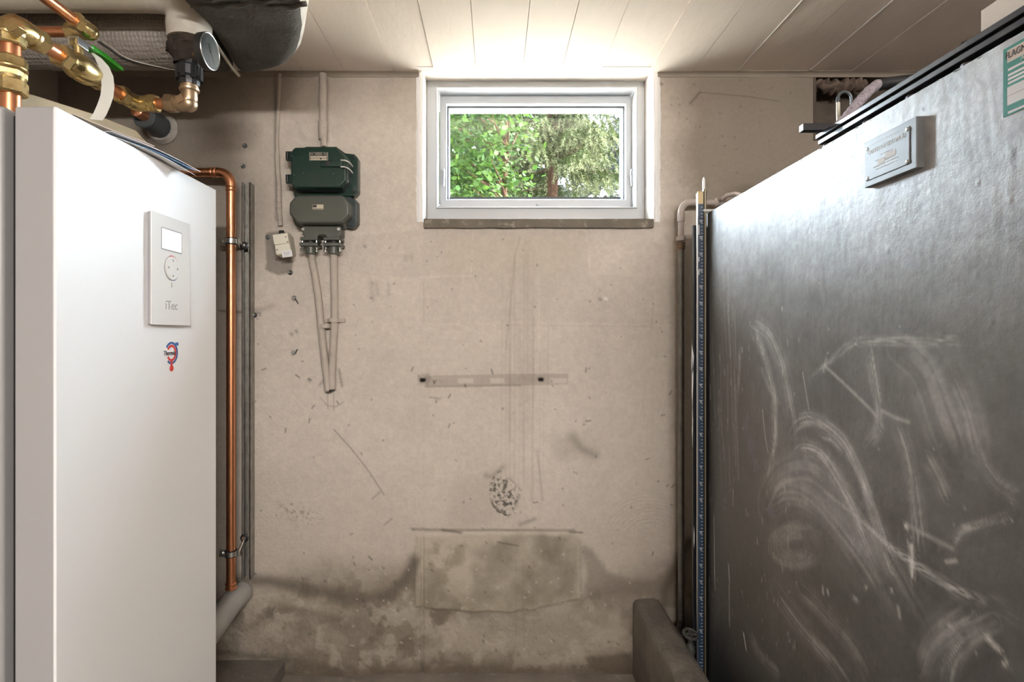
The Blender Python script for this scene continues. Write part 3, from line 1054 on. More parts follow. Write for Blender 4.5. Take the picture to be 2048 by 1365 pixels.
for a0, a1, m, nm in ((-.15, 1.9, red_print, 'dial_red_arc'), (-1.35, -.15, blue_print, 'dial_blue_arc')):
    MB().tube(arc(cd + Vector((.0012, 0, 0)), (0, 1, 0), (0, 0, 1), .0302, a0, a1, 14), .0011, 6).build(nm, m, panel)
for dy, dz in ((0, .019), (0, -.019), (.019, 0), (-.019, 0)):
    MB().lathe(cd + Vector((.0042, dy, dz)), (1, 0, 0), [(-.0005, .0032), (.0006, .0028)], 12).build('dial_mark', grey_body, panel)
MB().box((XPN, 1.394, HC + .118), (XPN + .0005, 1.3965, HC + .131)).build('indicator_mark', grey_ink, panel)
RY, UZ = (0, 1, 0), (0, 0, 1)
text('panel_lettering', 'iTec', .031, (XPN + .0004, 1.395, HC + .0735), RY, UZ, grey_ink, panel)
cl = Vector((XD + .0003, 1.415, HC - .043))


def band(c, R0, R1, a0, a1, th, n=30):
    """Flat printed arc on the pump face."""
    vs, fs = [], []
    for a in np.linspace(a0, a1, n):
        for r in (R0, R1):
            for t in (0, th):
                vs.append(Vector(c) + Vector((t, r * math.cos(a), r * math.sin(a))))
    for i in range(n - 1):
        k = 4 * i
        fs += [(k, k + 2, k + 6, k + 4), (k + 1, k + 5, k + 7, k + 3), (k, k + 4, k + 5, k + 1), (k + 2, k + 3, k + 7, k + 6)]
    fs += [(0, 1, 3, 2), (4 * n - 4, 4 * n - 2, 4 * n - 1, 4 * n - 3)]
    return MB().add(vs, fs)


logo = band(cl, .0225, .0280, -2.25, 2.55, .0006).build('logo', blue_print, pump)
logo['label'] = 'round blue and red maker emblem'
band(cl, .0150, .0205, -2.6, 2.6, .0007).build('logo_red_ring', red_print, logo)
MB().box((XD, cl.y - .0035, cl.z - .036), (XD + .0012, cl.y + .0035, cl.z - .018)).build('logo_red_stem', red_print, logo)
MB().lathe(cl + Vector((0, 0, -.038)), (1, 0, 0), [(0, .0075), (.0012, .0075)], 20).build('logo_red_bulb', red_print, logo)
MB().box((XD, cl.y + .018, cl.z + .018), (XD + .0012, cl.y + .030, cl.z + .026)).build('logo_blue_tab', blue_print, logo)
MB().box((XD, cl.y - .030, cl.z - .0065), (XD + .0012, cl.y - .006, cl.z + .0065)).build('logo_band', white_enamel, logo)
text('logo_lettering', 'Thermia', .0165, (XD + .0018, cl.y - .010, cl.z), RY, UZ, ink, logo, sx=.92)

# papers and carton lying on the pump


def sheet(name, label, mat_, cx, cy, w, l, rot, z, droop, seed, thick=.0008):
    rs = np.random.RandomState(seed)
    nu, nv = 14, 18
    vs, fs = [], []
    for side in (0, 1):
        for i in range(nu):
            for j in range(nv):
                u, v = (i / (nu - 1) - .5) * w, (j / (nv - 1) - .5) * l
                x = cx + u * math.cos(rot) - v * math.sin(rot)
                y = cy + u * math.sin(rot) + v * math.cos(rot)
                over = max(0, x - XD)
                zz = z + .002 * math.sin(y * 20) + .0015 * math.cos(x * 30) - droop * over * over * 14 + (thick if side else 0)
                zz = max(zz, z - .001) if over <= 0 else zz
                vs.append((x, y, zz))
    N = nu * nv
    for i in range(nu - 1):
        for j in range(nv - 1):
            a = i * nv + j
            fs.append((a, a + 1, a + nv + 1, a + nv))
            fs.append((N + a, N + a + nv, N + a + nv + 1, N + a + 1))
    edge = [i * nv for i in range(nu)] + [(nu - 1) * nv + j for j in range(1, nv)] + [i * nv + nv - 1 for i in range(nu - 2, -1, -1)] + [j for j in range(nv - 2, 0, -1)]
    for k in range(len(edge)):
        a, c = edge[k], edge[(k + 1) % len(edge)]
        fs.append((a, c, c + N, a + N))
    return tag(MB().add(vs, fs).build(name, mat_, angle=50), label, 'paper', 'papers lying on the heat pump')


sheet('paper_sheet', 'white sheet at the bottom of the papers overhanging the heat pump edge', paper_white, -.852, 1.31, .13, .297, -.22, ZP + .0015, .5, 1)
sheet('blue_leaflet', 'dark blue leaflet sandwiched between the papers on the heat pump', paper_blue, -.858, 1.34, .13, .25, -.26, ZP + .0062, .25, 2, .002)
sheet('folded_paper', 'topmost white folded paper on the heat pump with curled corner', paper_white, -.850, 1.35, .13, .27, -.19, ZP + .0120, .25, 3, .0012)
sheet('paper_sheet', 'cream sheet lying nearest the brass valve on the heat pump', card_pale, -.868, 1.24, .11, .20, -.22, ZP + .0175, .2, 5, .0015)
mb = MB()
prof = [(1.135, ZP), (1.54, ZP), (1.60, ZP + .05), (1.605, ZP + .108), (1.53, ZP + .132), (1.38, ZP + .115), (1.135, ZP + .074)]
mb.prism([(-1.09, p[0], p[1]) for p in prof], (.125, 0, 0))
tag(mb.build('carton', card, bevel=.004), 'flattened brown carton lying on top of the heat pump', 'carton')

# ------------------------------------------------------------------ copper pipework above the pump
XP, ZPP = -.929, HC + .600
run = root('copper_pipe_run', (-.937, 1.10, ZP), 'copper and brass pipe run with green-handled valve over the heat pump', 'pipe')
RX, RYY = -.937, 1.10


def zr(y):
    return HC + (CY - y) * RYY / F


MB().cyl((RX, RYY, ZP), (RX, RYY, zr(60)), .0172).build('riser_pipe', copper, run)
mb = MB()
mb.nut((RX, RYY, zr(190)), (RX, RYY, zr(160)), .0285, .3).lathe((RX, RYY, zr(161)), (0, 0, 1), [(0, .024), (.006, .026), (.008, .022), (.014, .022)], 28)
mb.build('lower_nut', brass, run)
MB().nut((RX, RYY, zr(158)), (RX, RYY, zr(142)), .0265, .1).lathe((RX, RYY, zr(143)), (0, 0, 1), [(0, .025), (.003, .028), (.006, .028), (.008, .024)], 28).build('union_body', brass, run)
MB().nut((RX, RYY, zr(137)), (RX, RYY, zr(115)), .0285, .45).build('union_nut', brass, run)
MB().nut((RX, RYY, zr(92)), (RX, RYY, zr(72)), .0262, .2).lathe((RX, RYY, zr(73)), (0, 0, 1), [(0, .0245), (.004, .0255), (.009, .0235), (.012, .0235)], 28).build('riser_top_nut', brass, run)
mb = MB()
mb.tube([(RX, RYY, zr(64)), (RX, RYY, zr(58)), (RX + .001, RYY + .006, zr(52)), (XP, RYY + .020, ZPP), (XP, RYY + .034, ZPP)], [.0235, .025, .026, .0235, .0215], 24)
mb.build('riser_elbow', brass, run)
c = W(30, 55, 1.075)
MB().obox(c, (.0095, 0, .006), (0, .010, 0), (-.006, 0, .0095)).build('elbow_boss', brass, run, bevel=.001)


def yr(px):
    return -XP * F / (CX - px)


def alongY(prof, seg_=26, rot=0., mb=None):
    mb = mb or MB()
    return mb.lathe((XP, 0, ZPP), (0, 1, 0), prof, seg_, rot)


alongY([(1.133, .0205), (1.137, .0235), (1.143, .0235), (1.145, .021)]).build('elbow_collar', brass, run)
MB().nut((XP, 1.145, ZPP), (XP, 1.170, ZPP), .0240, .3).build('pipe_nut', brass, run)
MB().cyl((XP, 1.16, ZPP), (XP, 1.46, ZPP), .014).build('flow_pipe', copper, run)
valve = alongY([(1.232, .021), (1.236, .0225), (1.245, .0225), (1.250, .026), (1.262, .029), (1.285, .0295), (1.300, .028), (1.312, .024), (1.322, .023), (1.325, .021)]).build('ball_valve', brass, run)
MB().nut((XP, 1.208, ZPP), (XP, 1.234, ZPP), .0250, .2).build('valve_nut', brass, valve)
MB().nut((XP, 1.322, ZPP), (XP, 1.348, ZPP), .0235, .2).build('valve_nut', brass, valve)
MB().cyl((XP, 1.270, ZPP + .02), (XP, 1.270, ZPP + .055), .0095).nut((XP, 1.270, ZPP + .048), (XP, 1.270, ZPP + .058), .010).build('valve_stem', brass, valve)
mb = MB()
mb.box((XP - .010, 1.252, ZPP + .057), (XP + .010, 1.312, ZPP + .060)).box((XP - .012, 1.252, ZPP + .042), (XP - .009, 1.285, ZPP + .060)).box((XP + .009, 1.252, ZPP + .042), (XP + .012, 1.285, ZPP + .060))
mb.build('lever_bracket', chrome, valve, bevel=.001)
mb = MB()
mb.prism([(XP - .012, 1.302, ZPP + .055), (XP - .012, 1.302, ZPP + .066), (XP - .011, 1.345, ZPP + .067), (XP - .009, 1.405, ZPP + .061), (XP - .009, 1.405, ZPP + .053), (XP - .011, 1.345, ZPP + .055)], (.023, 0, 0))
mb.build('valve_lever', green_plastic, valve, bevel=.003, bseg=3)
YE = 1.470
MB().nut((XP, 1.405, ZPP), (XP, 1.430, ZPP), .0225, .1).build('elbow_nut', brass, run)
mb = MB().tube([(XP, 1.428, ZPP), (XP, 1.448, ZPP), (XP + .004, 1.462, ZPP), (XP + .012, YE, ZPP), (XP + .036, YE, ZPP)], [.0195, .020, .0205, .020, .0195], 22)
mb.build('corner_elbow', brass, run)
XS = -.790
MB().nut((XP + .034, YE, ZPP), (XP + .058, YE, ZPP), .0235, .2).build('elbow_nut', brass, run)
MB().cyl((XP + .05, YE, ZPP), (XS - .04, YE, ZPP), .014).build('branch_pipe', copper, run)
MB().nut((XS - .060, YE, ZPP), (XS - .038, YE, ZPP), .0235, .1).lathe((XS - .039, YE, ZPP), (1, 0, 0), [(0, .020), (.003, .022), (.006, .022), (.008, .019), (.016, .019)], 24).build('end_nut', brass_dull, run)
mb = MB().tube([(XS - .025, YE, ZPP), (XS - .010, YE, ZPP), (XS - .003, YE, ZPP + .004), (XS, YE, ZPP + .012), (XS, YE, ZPP + .034)], [.0195, .0205, .0215, .0205, .0195], 22)
mb.sphere((XS - .001, YE, ZPP), .0215)
eb = mb.build('end_elbow', brass_dull, run)
MB().obox((XS - .012, YE - .021, ZPP + .004), (.0085, 0, .004), (0, .004, 0), (-.004, 0, .0085)).build('elbow_boss', brass_dull, eb, bevel=.001)
MB().lathe((XS, YE, ZPP + .030), (0, 0, 1), [(0, .021), (.003, .024), (.008, .0245), (.010, .022), (.016, .022)], 24).build('threaded_collar', brass_dull, run)

coup = root('pipe_coupling', (XS, YE, ZPP + .046), 'black ribbed coupling between the brass elbow and the wrapped pipe', 'coupling')
zc0 = ZPP + .046
MB().lathe((XS, YE, zc0), (0, 0, 1), [(0, .025), (.008, .026), (.018, .026), (.022, .031), (.045, .032), (.050, .028), (.060, .028)], 12, .2).build('coupling_body', black_plastic, coup, angle=25)
for k in range(8):
    a = k * math.pi / 4
    MB().obox((XS + .030 * math.cos(a), YE + .030 * math.sin(a), zc0 + .030), (.006 * -math.sin(a), .006 * math.cos(a), 0), (.003 * math.cos(a), .003 * math.sin(a), 0), (0, 0, .017)).build('grip_rib', black_plastic, coup, bevel=.001)
MB().lathe((XS, YE, zc0 + .058), (0, 0, 1), [(0, .0265), (.004, .029), (.008, .0265), (.030, .022)], 24).build('coupling_neck', black_plastic, coup)

# old pipe coming down from the ceiling duct: white wrap, rotten foam
drop = root('wrapped_pipe', (XS, YE, HC + .80), 'beige wrapped heating pipe along the ceiling with a rotten foam end', 'pipe')
rs = np.random.RandomState(21)
vs, fs = [], []
nu, nv = 14, 28
for i in range(nu):
    t = i / (nu - 1)
    z = HC + .700 + t * .068
    for k in range(nv):
        a = 2 * math.pi * k / nv
        r = (.024 + .017 * math.sin(min(1, t * 1.5) * math.pi / 2)) * (1 + .5 * (vnoise(np.array([k / nv * 9.]), np.array([t * 6.]), 3)[0] - .5) + .22 * rs.rand())
        vs.append((XS - .004 + r * math.cos(a), YE + r * math.sin(a), z))
for i in range(nu - 1):
    for k in range(nv):
        k2 = (k + 1) % nv
        fs.append((i * nv + k, i * nv + k2, (i + 1) * nv + k2, (i + 1) * nv + k))
MB().add(vs, fs).build('rotten_foam', dirty_foam, drop, angle=80)
ZB, RB = HC + .876, .046
mb = MB()
pts = [(XS, YE, HC + .760), (XS, YE, HC + .80), (XS, YE, HC + .825), (XS - .008, YE - .006, HC + .85), (XS - .03, YE - .012, HC + .868), (XS - .065, YE - .016, ZB), (XS - .11, YE - .018, ZB)]
mb.tube(pts, [.051, .054, .054, .053, .050, .047, .046], 28).build('white_elbow_wrap', old_white, drop)
MB().cyl((XL, YE - .018, ZB), (XS - .09, YE - .018, ZB), RB, seg=32).build('beige_wrap', wrap_tape, drop)

# thermometer
th = root('thermometer', (-.729, 1.43, HC + .715), 'round black pipe thermometer with pale dial beside the rotten foam', 'thermometer')
tc_, tn = Vector((-.738, 1.43, HC + .715)), Vector((1, -.06, -.02)).normalized()
MB().lathe(tc_, tn, [(0, .032), (.004, .043), (.020, .0445), (.023, .0445), (.0235, .040)], 44).build('case', black_plastic, th)
MB().lathe(tc_ + tn * .0205, tn, [(0, .0395), (.003, .0395)], 44).build('dial', mat('dial_face', (.80, .86, .82), .6), th)
MB().torus(tc_ + tn * .023, tn, .0425, .0018, 44, 8).build('bezel', chrome, th)
fc = tc_ + tn * .0237
a_, tu, tv = basis(tn)
md = MB()
for k in range(21):
    an = math.radians(-130 + 13 * k)
    d = Vector((0, 1, 0)) * math.sin(an) + Vector((0, 0, 1)) * math.cos(an)
    md.obox(fc + d * .034, d * .0025, tn * .0003, tn.cross(d) * .0005)
md.build('scale_marks', ink, th)
d = Vector((0, .62, -.78)).normalized()
MB().obox(fc + d * .004, d * .024, tn * .0006, tn.cross(d) * .0009).lathe(fc, tn, [(0, .003), (.0015, .003)], 12).build('needle', ink, th)
text('dial_lettering', '°C', .012, fc + Vector((.0002, 0, .012)), (0, 1, 0), (0, 0, 1), ink, th)
MB().cyl(tc_ - tn * .05 + Vector((0, .03, 0)), tc_ + Vector((0, 0, 0)), .007).build('stem', brass_dull, th)

# upper copper pipe
ux, uy, uz = -.925, 1.30, HC + .695
up = root('copper_pipe_elbow', (ux, uy, uz), 'upper copper pipe turning at a brass elbow close under the ceiling', 'pipe')
MB().cyl((ux, .55, uz), (ux, 1.275, uz), .0115).build('pipe', copper, up)
MB().cyl((XL, uy, uz), (ux - .03, uy, uz), .0115).build('pipe', copper, up)
mb = MB().tube([(ux, 1.264, uz), (ux, 1.285, uz), (ux - .003, 1.296, uz), (ux - .012, uy, uz), (ux - .032, uy, uz)], [.0165, .0175, .018, .0175, .0165], 20)
mb.sphere((ux - .001, uy, uz), .0185)
mb.build('elbow', brass, up)
MB().nut((ux, 1.246, uz), (ux, 1.266, uz), .0195, .2).build('nut', brass, up)
MB().nut((ux - .052, uy, uz), (ux - .031, uy, uz), .0195, .1).build('nut', brass, up)

# plastic strap hanging from the lever
pts = [W(184, 106, 1.315), W(196, 116, 1.318), W(207, 132, 1.32), W(214, 152, 1.32), W(216, 172, 1.318), W(214, 192, 1.314), W(208, 210, 1.308), W(200, 228, 1.30), W(192, 240, 1.295)]
wd = Vector((.75, .65, .12)).normalized() * .0125
vs, fs = [], []
for i, p in enumerate(pts):
    k = min(1, .25 + i * .3)
    t = (pts[min(i + 1, len(pts) - 1)] - pts[max(i - 1, 0)]).normalized()
    nrm = t.cross(wd).normalized() * .0006
    vs += [p - wd * k - nrm, p + wd * k - nrm, p + wd * k + nrm, p - wd * k + nrm]
for i in range(len(pts) - 1):
    for q in range(4):
        r = (q + 1) % 4
        fs.append((4 * i + q, 4 * i + r, 4 * i + 4 + r, 4 * i + 4 + q))
fs += [(0, 1, 2, 3), (len(vs) - 1, len(vs) - 2, len(vs) - 3, len(vs) - 4)]
tag(MB().add(vs, fs).build('plastic_strap', white_plastic, angle=60), 'white plastic strap hanging in a curve from the green valve lever', 'strap')

# ------------------------------------------------------------------ ducts under the ceiling
YA, RA = 1.625, .077
ZA = HC + .845
qp = root('insulated_pipe', (-1.25, YA, ZA), 'thick quilted insulated pipe running along the ceiling at upper left', 'pipe')
vs, fs = [], []
nx, nk = 60, 40
for i in range(nx):
    x = XL + (-.84 - XL) * i / (nx - 1)
    for k in range(nk):
        a = 2 * math.pi * k / nk
        r = RA * (1 + .05 * (vnoise(np.array([x * 9]), np.array([a * 1.3]), 4)[0] - .5)) * (1 - .015 * (abs(((x + 1.5) * 6) % 1 - .5) < .05))
        vs.append((x, YA + r * math.cos(a), ZA + r * math.sin(a)))
for i in range(nx - 1):
    for k in range(nk):
        k2 = (k + 1) % nk
        fs.append((i * nk + k, i * nk + k2, (i + 1) * nk + k2, (i + 1) * nk + k))
fs += [tuple(range(nk)), tuple((nx - 1) * nk + k for k in range(nk))]
MB().add(vs, fs).build('quilted_wrap', wrap_cells, qp, angle=70)
for off, rr in ((0, .0022), (.011, .0016)):
    pts = []
    for t, a in zip(np.linspace(0, 1, 16), np.linspace(-2.62, -1.25, 16)):
        x = -1.085 + off + .17 * t ** 1.3 + .006 * math.sin(t * 11)
        pts.append((x, YA + (RA + .002) * math.cos(a), ZA + (RA + .002) * math.sin(a)))
    MB().tube(pts, rr, 8).build('binding_wire', black_rubber if off == 0 else old_white, qp)

dc = root('duct_sleeve', (-.66, 1.5, ZC), 'dark fabric-wrapped duct bulging from the ceiling beside the thermometer', 'duct')
zd = HC + .800
foot = [(-.425, 1.22), (-.452, 1.355), (-.494, 1.488), (-.530, 1.575), (-.575, 1.650), (-.630, 1.708), (-.705, 1.742), (-.788, 1.751), (-.770, 1.60), (-.752, 1.45), (-.745, 1.22)]


def blob(name, foot, z0, z1, rad, material, parent, r0, r1, bulge=.0):
    """Soft-edged body: the footprint swells out from the bottom face up to the ceiling."""
    c = Vector((sum(p[0] for p in foot) / len(foot), sum(p[1] for p in foot) / len(foot), 0))
    n = len(foot)
    dense = []
    for i in range(n):                              # Catmull-Rom along the outline
        p0, p1, p2, p3 = (Vector((*foot[(i + k) % n], 0)) for k in (-1, 0, 1, 2))
        for t in np.linspace(0, 1, 6)[:-1]:
            dense.append(.5 * ((2 * p1) + (p2 - p0) * t + (2 * p0 - 5 * p1 + 4 * p2 - p3) * t * t + (3 * p1 - p0 - 3 * p2 + p3) * t ** 3))
    m = len(dense)
    vs, fs = [], []
    prof = [(-3.0 * rad, .000), (-1.8 * rad, .000), (-1.0 * rad, 0.), (-.6 * rad, .07 * rad), (-.3 * rad, .28 * rad), (-.08 * rad, .62 * rad), (0, 1.05 * rad), (bulge, z1 - z0)]
    prof = prof[r0:r1]
    nr = [((dense[(i + 1) % m] - dense[i - 1]).cross(Vector((0, 0, 1)))).normalized() for i in range(m)]
    if (dense[0] - c).dot(nr[0]) < 0:
        nr = [-q for q in nr]
    for off, dz in prof:
        rg = [dense[i] + nr[i] * off for i in range(m)]
        for _ in range(int(-off * 260)):
            rg = [(rg[i - 1] + rg[i] * 2 + rg[(i + 1) % m]) / 4 for i in range(m)]
        for i in range(m):
            nz = .004 * (vnoise(np.array([dense[i].x * 22]), np.array([dense[i].y * 22 + dz * 30]), 2)[0] - .5)
            p = rg[i] + nr[i] * nz
            vs.append((p.x, p.y, z0 + dz + nz * .8))
    for r in range(len(prof) - 1):
        for i in range(m):
            j = (i + 1) % m
            fs.append((r * m + i, r * m + j, (r + 1) * m + j, (r + 1) * m + i))
    if r0 == 0:
        vs.append((sum(q[0] for q in vs[:m]) / m, sum(q[1] for q in vs[:m]) / m, z0))
        fs += [(len(vs) - 1, (i + 1) % m, i) for i in range(m)]
    return MB().add(vs, fs).build(name, material, parent, angle=60)


blob('bottom_wrap', foot, zd, ZC, .038, duct_fabric, dc, 0, 5)
blob('side_skin', foot, zd, ZC, .038, duct_pale, dc, 4, 8, .012)
blob('side_wrap', [(-.99, 1.66), (-.96, 1.735), (-.86, 1.752), (-.800, 1.735), (-.790, 1.66), (-.83, 1.60), (-.93, 1.60)], zd + .006, ZC, .014, duct_fabric, dc, 0, 8)
MB().tube([(-.790, 1.755, zd + .004), (-.786, 1.70, zd + .002), (-.772, 1.60, zd + .002), (-.758, 1.52, zd + .003), (-.75, 1.45, zd + .006)], .0045, 8).build('wrap_seam', old_white, dc)
for k in range(5):
    y0 = 1.372 - .022 * k
    pts = [(-.735 + .28 * t, y0 + .006 * math.sin(9 * t + k * 2) + .004 * math.sin(31 * t + k), zd - .0015 + .0035 * math.sin(14 * t + k)) for t in np.linspace(0, 1, 18)]
    MB().tube(pts, .0065 - .0006 * k, 8).build('gathered_fold', duct_fabric, dc)

# ------------------------------------------------------------------ pipe sleeve through the wall
sl = root('pipe_sleeve', W(325, 257, 2.0), 'dark grey pipe sleeve in the wall with a copper stub and foam ring', 'pipe sleeve')
c = W(325, 257, 2.0)
MB().lathe(c, (0, -1, 0), [(-.02, .037), (.105, .037), (.108, .034)], 28).build('sleeve', dark_pvc, sl)
MB().lathe(c + Vector((.002, -.10, .004)), (0, -1, 0), [(0, .019), (.05, .019), (.052, .016)], 22).build('copper_stub', copper, sl)
vs, fs = [], []
nk = 36
rs = np.random.RandomState(2)
for (dy, rr) in ((.004, .036), (.020, .040), (.022, .047), (.004, .056)):
    for k in range(nk):
        a = 2 * math.pi * k / nk
        r = rr * (1 + .10 * (vnoise(np.array([k / 5.]), np.array([rr * 20]), 5)[0] - .5))
        vs.append(c + Vector((r * math.cos(a), -dy, r * math.sin(a))))
for i in range(3):
    for k in range(nk):
        k2 = (k + 1) % nk
        fs.append((i * nk + k, i * nk + k2, (i + 1) * nk + k2, (i + 1) * nk + k))
MB().add(vs, fs).build('foam_ring', foam, sl, angle=70)

# ------------------------------------------------------------------ vertical copper pipe by the pump, with channel and clamps
YV = 1.915
vx = (462 - CX) * YV / F
vz1, vz0 = HC + (CY - 345) * YV / F, HC + (CY - 1180) * YV / F
vp = root('copper_drop_pipe', (vx, YV, vz0), 'vertical copper pipe clamped beside the white heat pump', 'pipe')
rp = .0148
MB().cyl((vx, YV, vz0), (vx, YV, vz1 - .045), rp).build('pipe', copper, vp)
MB().cyl((vx - .32, YV, vz1), (vx - .045, YV, vz1), rp).build('pipe', copper, vp)
mb = MB().tube([(vx - .062, YV, vz1)] + arc((vx - .042, YV, vz1 - .042), (1, 0, 0), (0, 0, 1), .042, math.pi / 2, 0, 12) + [(vx, YV, vz1 - .062)], .0158, 20)
mb.build('press_elbow', copper, vp)
for off in (.050, .062):
    MB().torus((vx - off, YV, vz1), (1, 0, 0), .0158, .0022, 24, 8).build('press_bead', copper, vp)
    MB().torus((vx, YV, vz1 - off), (0, 0, 1), .0158, .0022, 24, 8).build('press_bead', copper, vp)
MB().lathe((vx, YV, vz0), (0, 0, 1), [(0, .0155), (.002, .0185), (.006, .0185), (.008, .016), (.016, .016), (.018, .0182), (.022, .0182), (.024, .0155)], 24).build('end_collar', copper, vp)

gp = MB().tube([(vx + .006, 1.985, vz0 - .040), (vx + .002, 1.92, vz0 - .043), (vx - .004, 1.80, vz0 - .070), (vx - .010, 1.675, vz0 - .10)], .038, 28)
tag(gp.build('drain_pipe', grey_pvc), 'grey plastic pipe at floor level below the vertical copper pipe', 'pipe')

cx0, cx1 = (485.5 - CX) / S * .985, (502 - CX) / S * .985
zc1, zc0_ = HC + .5295, HC - .841
ch = root('strut_channel', ((cx0 + cx1) / 2, 1.999, zc0_), 'grey slotted steel mounting channel upright on the far wall', 'channel')
wch = cx1 - cx0
MB().box((cx0, 1.962, zc0_), (cx0 + .002, 1.997, zc1)).box((cx0, 1.962, zc0_), (cx0 + .007, 1.964, zc1)).build('flange', steel_dark, ch)
MB().box((cx1 - .002, 1.962, zc0_), (cx1, 1.997, zc1)).box((cx1 - .007, 1.962, zc0_), (cx1, 1.964, zc1)).build('flange', steel_dark, ch)
mb = MB().box((cx0, 1.995, zc0_), (cx0 + .009, 1.998, zc1)).box((cx1 - .009, 1.995, zc0_), (cx1, 1.998, zc1))
z = zc0_
while z < zc1:
    mb.box((cx0 + .0088, 1.995, z), (cx1 - .0088, 1.998, min(z + .018, zc1)))
    z += .048
mb.build('slotted_web', steel_dark, ch)
c = Vector(((cx0 + cx1) / 2, 1.992, HC + (CY - 455) / S))
MB().nut(c, c + Vector((0, -.008, 0)), .006).build('fixing_screw', chrome, ch)

for py, dz, lab in ((483, -.008, 'upper black rubber-lined pipe clamp on the vertical copper pipe'), (1107, .035, 'lower black rubber-lined pipe clamp on the vertical copper pipe')):
    zc_ = HC + (CY - py) * YV / F
    cp = root('pipe_clamp', (vx, YV, zc_), lab, 'pipe clamp', 'clamps holding the vertical copper pipe')
    MB().lathe((vx, YV, zc_ - .011), (0, 0, 1), [(0, rp + .0005), (0, rp + .004), (.022, rp + .004), (.022, rp + .0005)], 28).build('rubber_liner', black_rubber, cp)
    MB().lathe((vx, YV, zc_ - .008), (0, 0, 1), [(0, rp + .002), (0, rp + .0055), (.016, rp + .0055), (.016, rp + .002)], 28).build('steel_band', chrome, cp)
    ear = MB().box((vx - .037, YV - .004, zc_ - .010), (vx - rp - .003, YV + .004, zc_ + .010)).build('clamp_ear', chrome, cp, bevel=.001)
    MB().nut((vx - .029, YV - .004, zc_), (vx - .029, YV - .010, zc_), .006).build('ear_screw', chrome, ear)
    MB().box((vx + rp + .003, YV - .004, zc_ - .008), (vx + .028, YV + .004, zc_ + .008)).build('clamp_ear', chrome, cp, bevel=.001)
    e = Vector(((cx0 + cx1) / 2 - .004, 1.962, zc_ + dz))
    MB().cyl((vx + .024, YV, zc_), e, .0035).build('threaded_rod', chrome, cp)
    MB().lathe(e, (0, -1, 0), [(0, .014), (.004, .014), (.005, .012)], 24).build('rubber_washer', black_plastic, cp)
    MB().nut(e + Vector((0, -.004, 0)), e + Vector((0, -.010, 0)), .007).build('rod_nut', chrome, cp)

# ------------------------------------------------------------------ electrical gear on the far wall
YL = 1.895                                         # front of the lids


def poly_at(pts, Y):
    return [W(px, py, Y) for px, py in pts]


sw = root('motor_switch', W(646, 392, 2.0), 'dark green enamelled switch box with maker plate, above the grey terminal box', 'switch box')
base = [(590, 301), (612, 293), (672, 293), (690, 306), (708, 308), (716, 316), (716, 384), (708, 393), (588, 393), (584, 380), (586, 310)]
MB().prism(poly_at(base, 1.962), (0, .037, 0)).build('back_plate', green_enamel, sw, bevel=.004)
inner = [(592, 296), (674, 296), (697, 317), (697, 362), (684, 380), (592, 380)]
MB().prism(poly_at(inner, 1.928), (0, .040, 0)).build('case', base_enamel, sw, bevel=.003)
lid = [(588, 294), (672, 293.5), (694, 315), (694, 361), (680, 375.5), (588, 375.5), (581, 368), (580, 304)]
lo_ = MB().prism(poly_at(lid, YL), (0, .034, 0)).build('lid', green_enamel, sw, bevel=.011, bseg=4)
for y0, y1 in ((304, 324), (350, 369)):
    a, b2 = W(573, y1, 1.93), W(590, y0, 1.93)
    lug = MB().box((a.x, 1.918, a.z), (b2.x, 1.952, b2.z)).build('hinge_lug', green_enamel, sw, bevel=.006, bseg=3)
    MB().cyl((a.x + .008, 1.917, a.z + .004), (a.x + .008, 1.917, b2.z - .004), .006).build('hinge_pin', black_plastic, lug)
for px, py in ((708, 315), (708, 384)):
    c = W(px, py, 1.962)
    MB().nut(c, c + Vector((0, -.005, 0)), .006).build('mounting_screw', black_plastic, sw)
YN = YL - .0006
a, b2 = W(618.5, 321, YL), W(656, 305, YL)
pl = MB().box((a.x, YN, a.z), (b2.x, YL + .001, b2.z)).build('maker_plate', plate_brass, sw, bevel=.0005)
wpl, hpl = b2.x - a.x, b2.z - a.z
MB().box((a.x + .0015, YN - .0003, a.z + hpl * .56), (b2.x - .0015, YN, b2.z - .0015)).build('plate_header', ink, pl)
MB().box((a.x + .0015, YN - .0003, a.z + .0015), (a.x + .004, YN, a.z + hpl * .5)).box((b2.x - .004, YN - .0003, a.z + .0015), (b2.x - .0015, YN, a.z + hpl * .5)).box((a.x + .004, YN - .0003, a.z + hpl * .27), (b2.x - .004, YN, a.z + hpl * .31)).box((a.x + wpl * .58, YN - .0003, a.z + .003), (a.x + wpl * .66, YN, a.z + .008)).build('plate_lines', ink, pl)
text('plate_lettering', 'ASEA', .0105, ((a.x + b2.x) / 2, YN - .0006, a.z + hpl * .76), (1, 0, 0), (0, 0, 1), plate_brass, pl)
for s in (-1, 1):
    for k in range(2):
        MB().box(((a.x + b2.x) / 2 + s * .0235 - .006, YN - .0006, a.z + hpl * (.70 + .1 * k)), ((a.x + b2.x) / 2 + s * .0235 + .006, YN - .0003, a.z + hpl * (.73 + .1 * k))).build('plate_fine_print', plate_brass, pl)
la, lb = W(641, 335, YL), W(688, 322, YL)
lt = MB().prism([(la.x, YL + .002, la.z), (la.x, YL - .009, la.z), (lb.x - .006, YL - .013, la.z), (lb.x + .005, YL - .002, la.z), (lb.x + .005, YL + .008, la.z)], (0, 0, lb.z - la.z)).build('latch', green_enamel, sw, bevel=.004, bseg=3)
MB().lathe(((la.x * .66 + lb.x * .34), YL - .0095, (la.z + lb.z) / 2), (0, -1, 0), [(0, .008), (.002, .0078), (.0022, .005)], 20).build('latch_hole', black_rubber, lt)
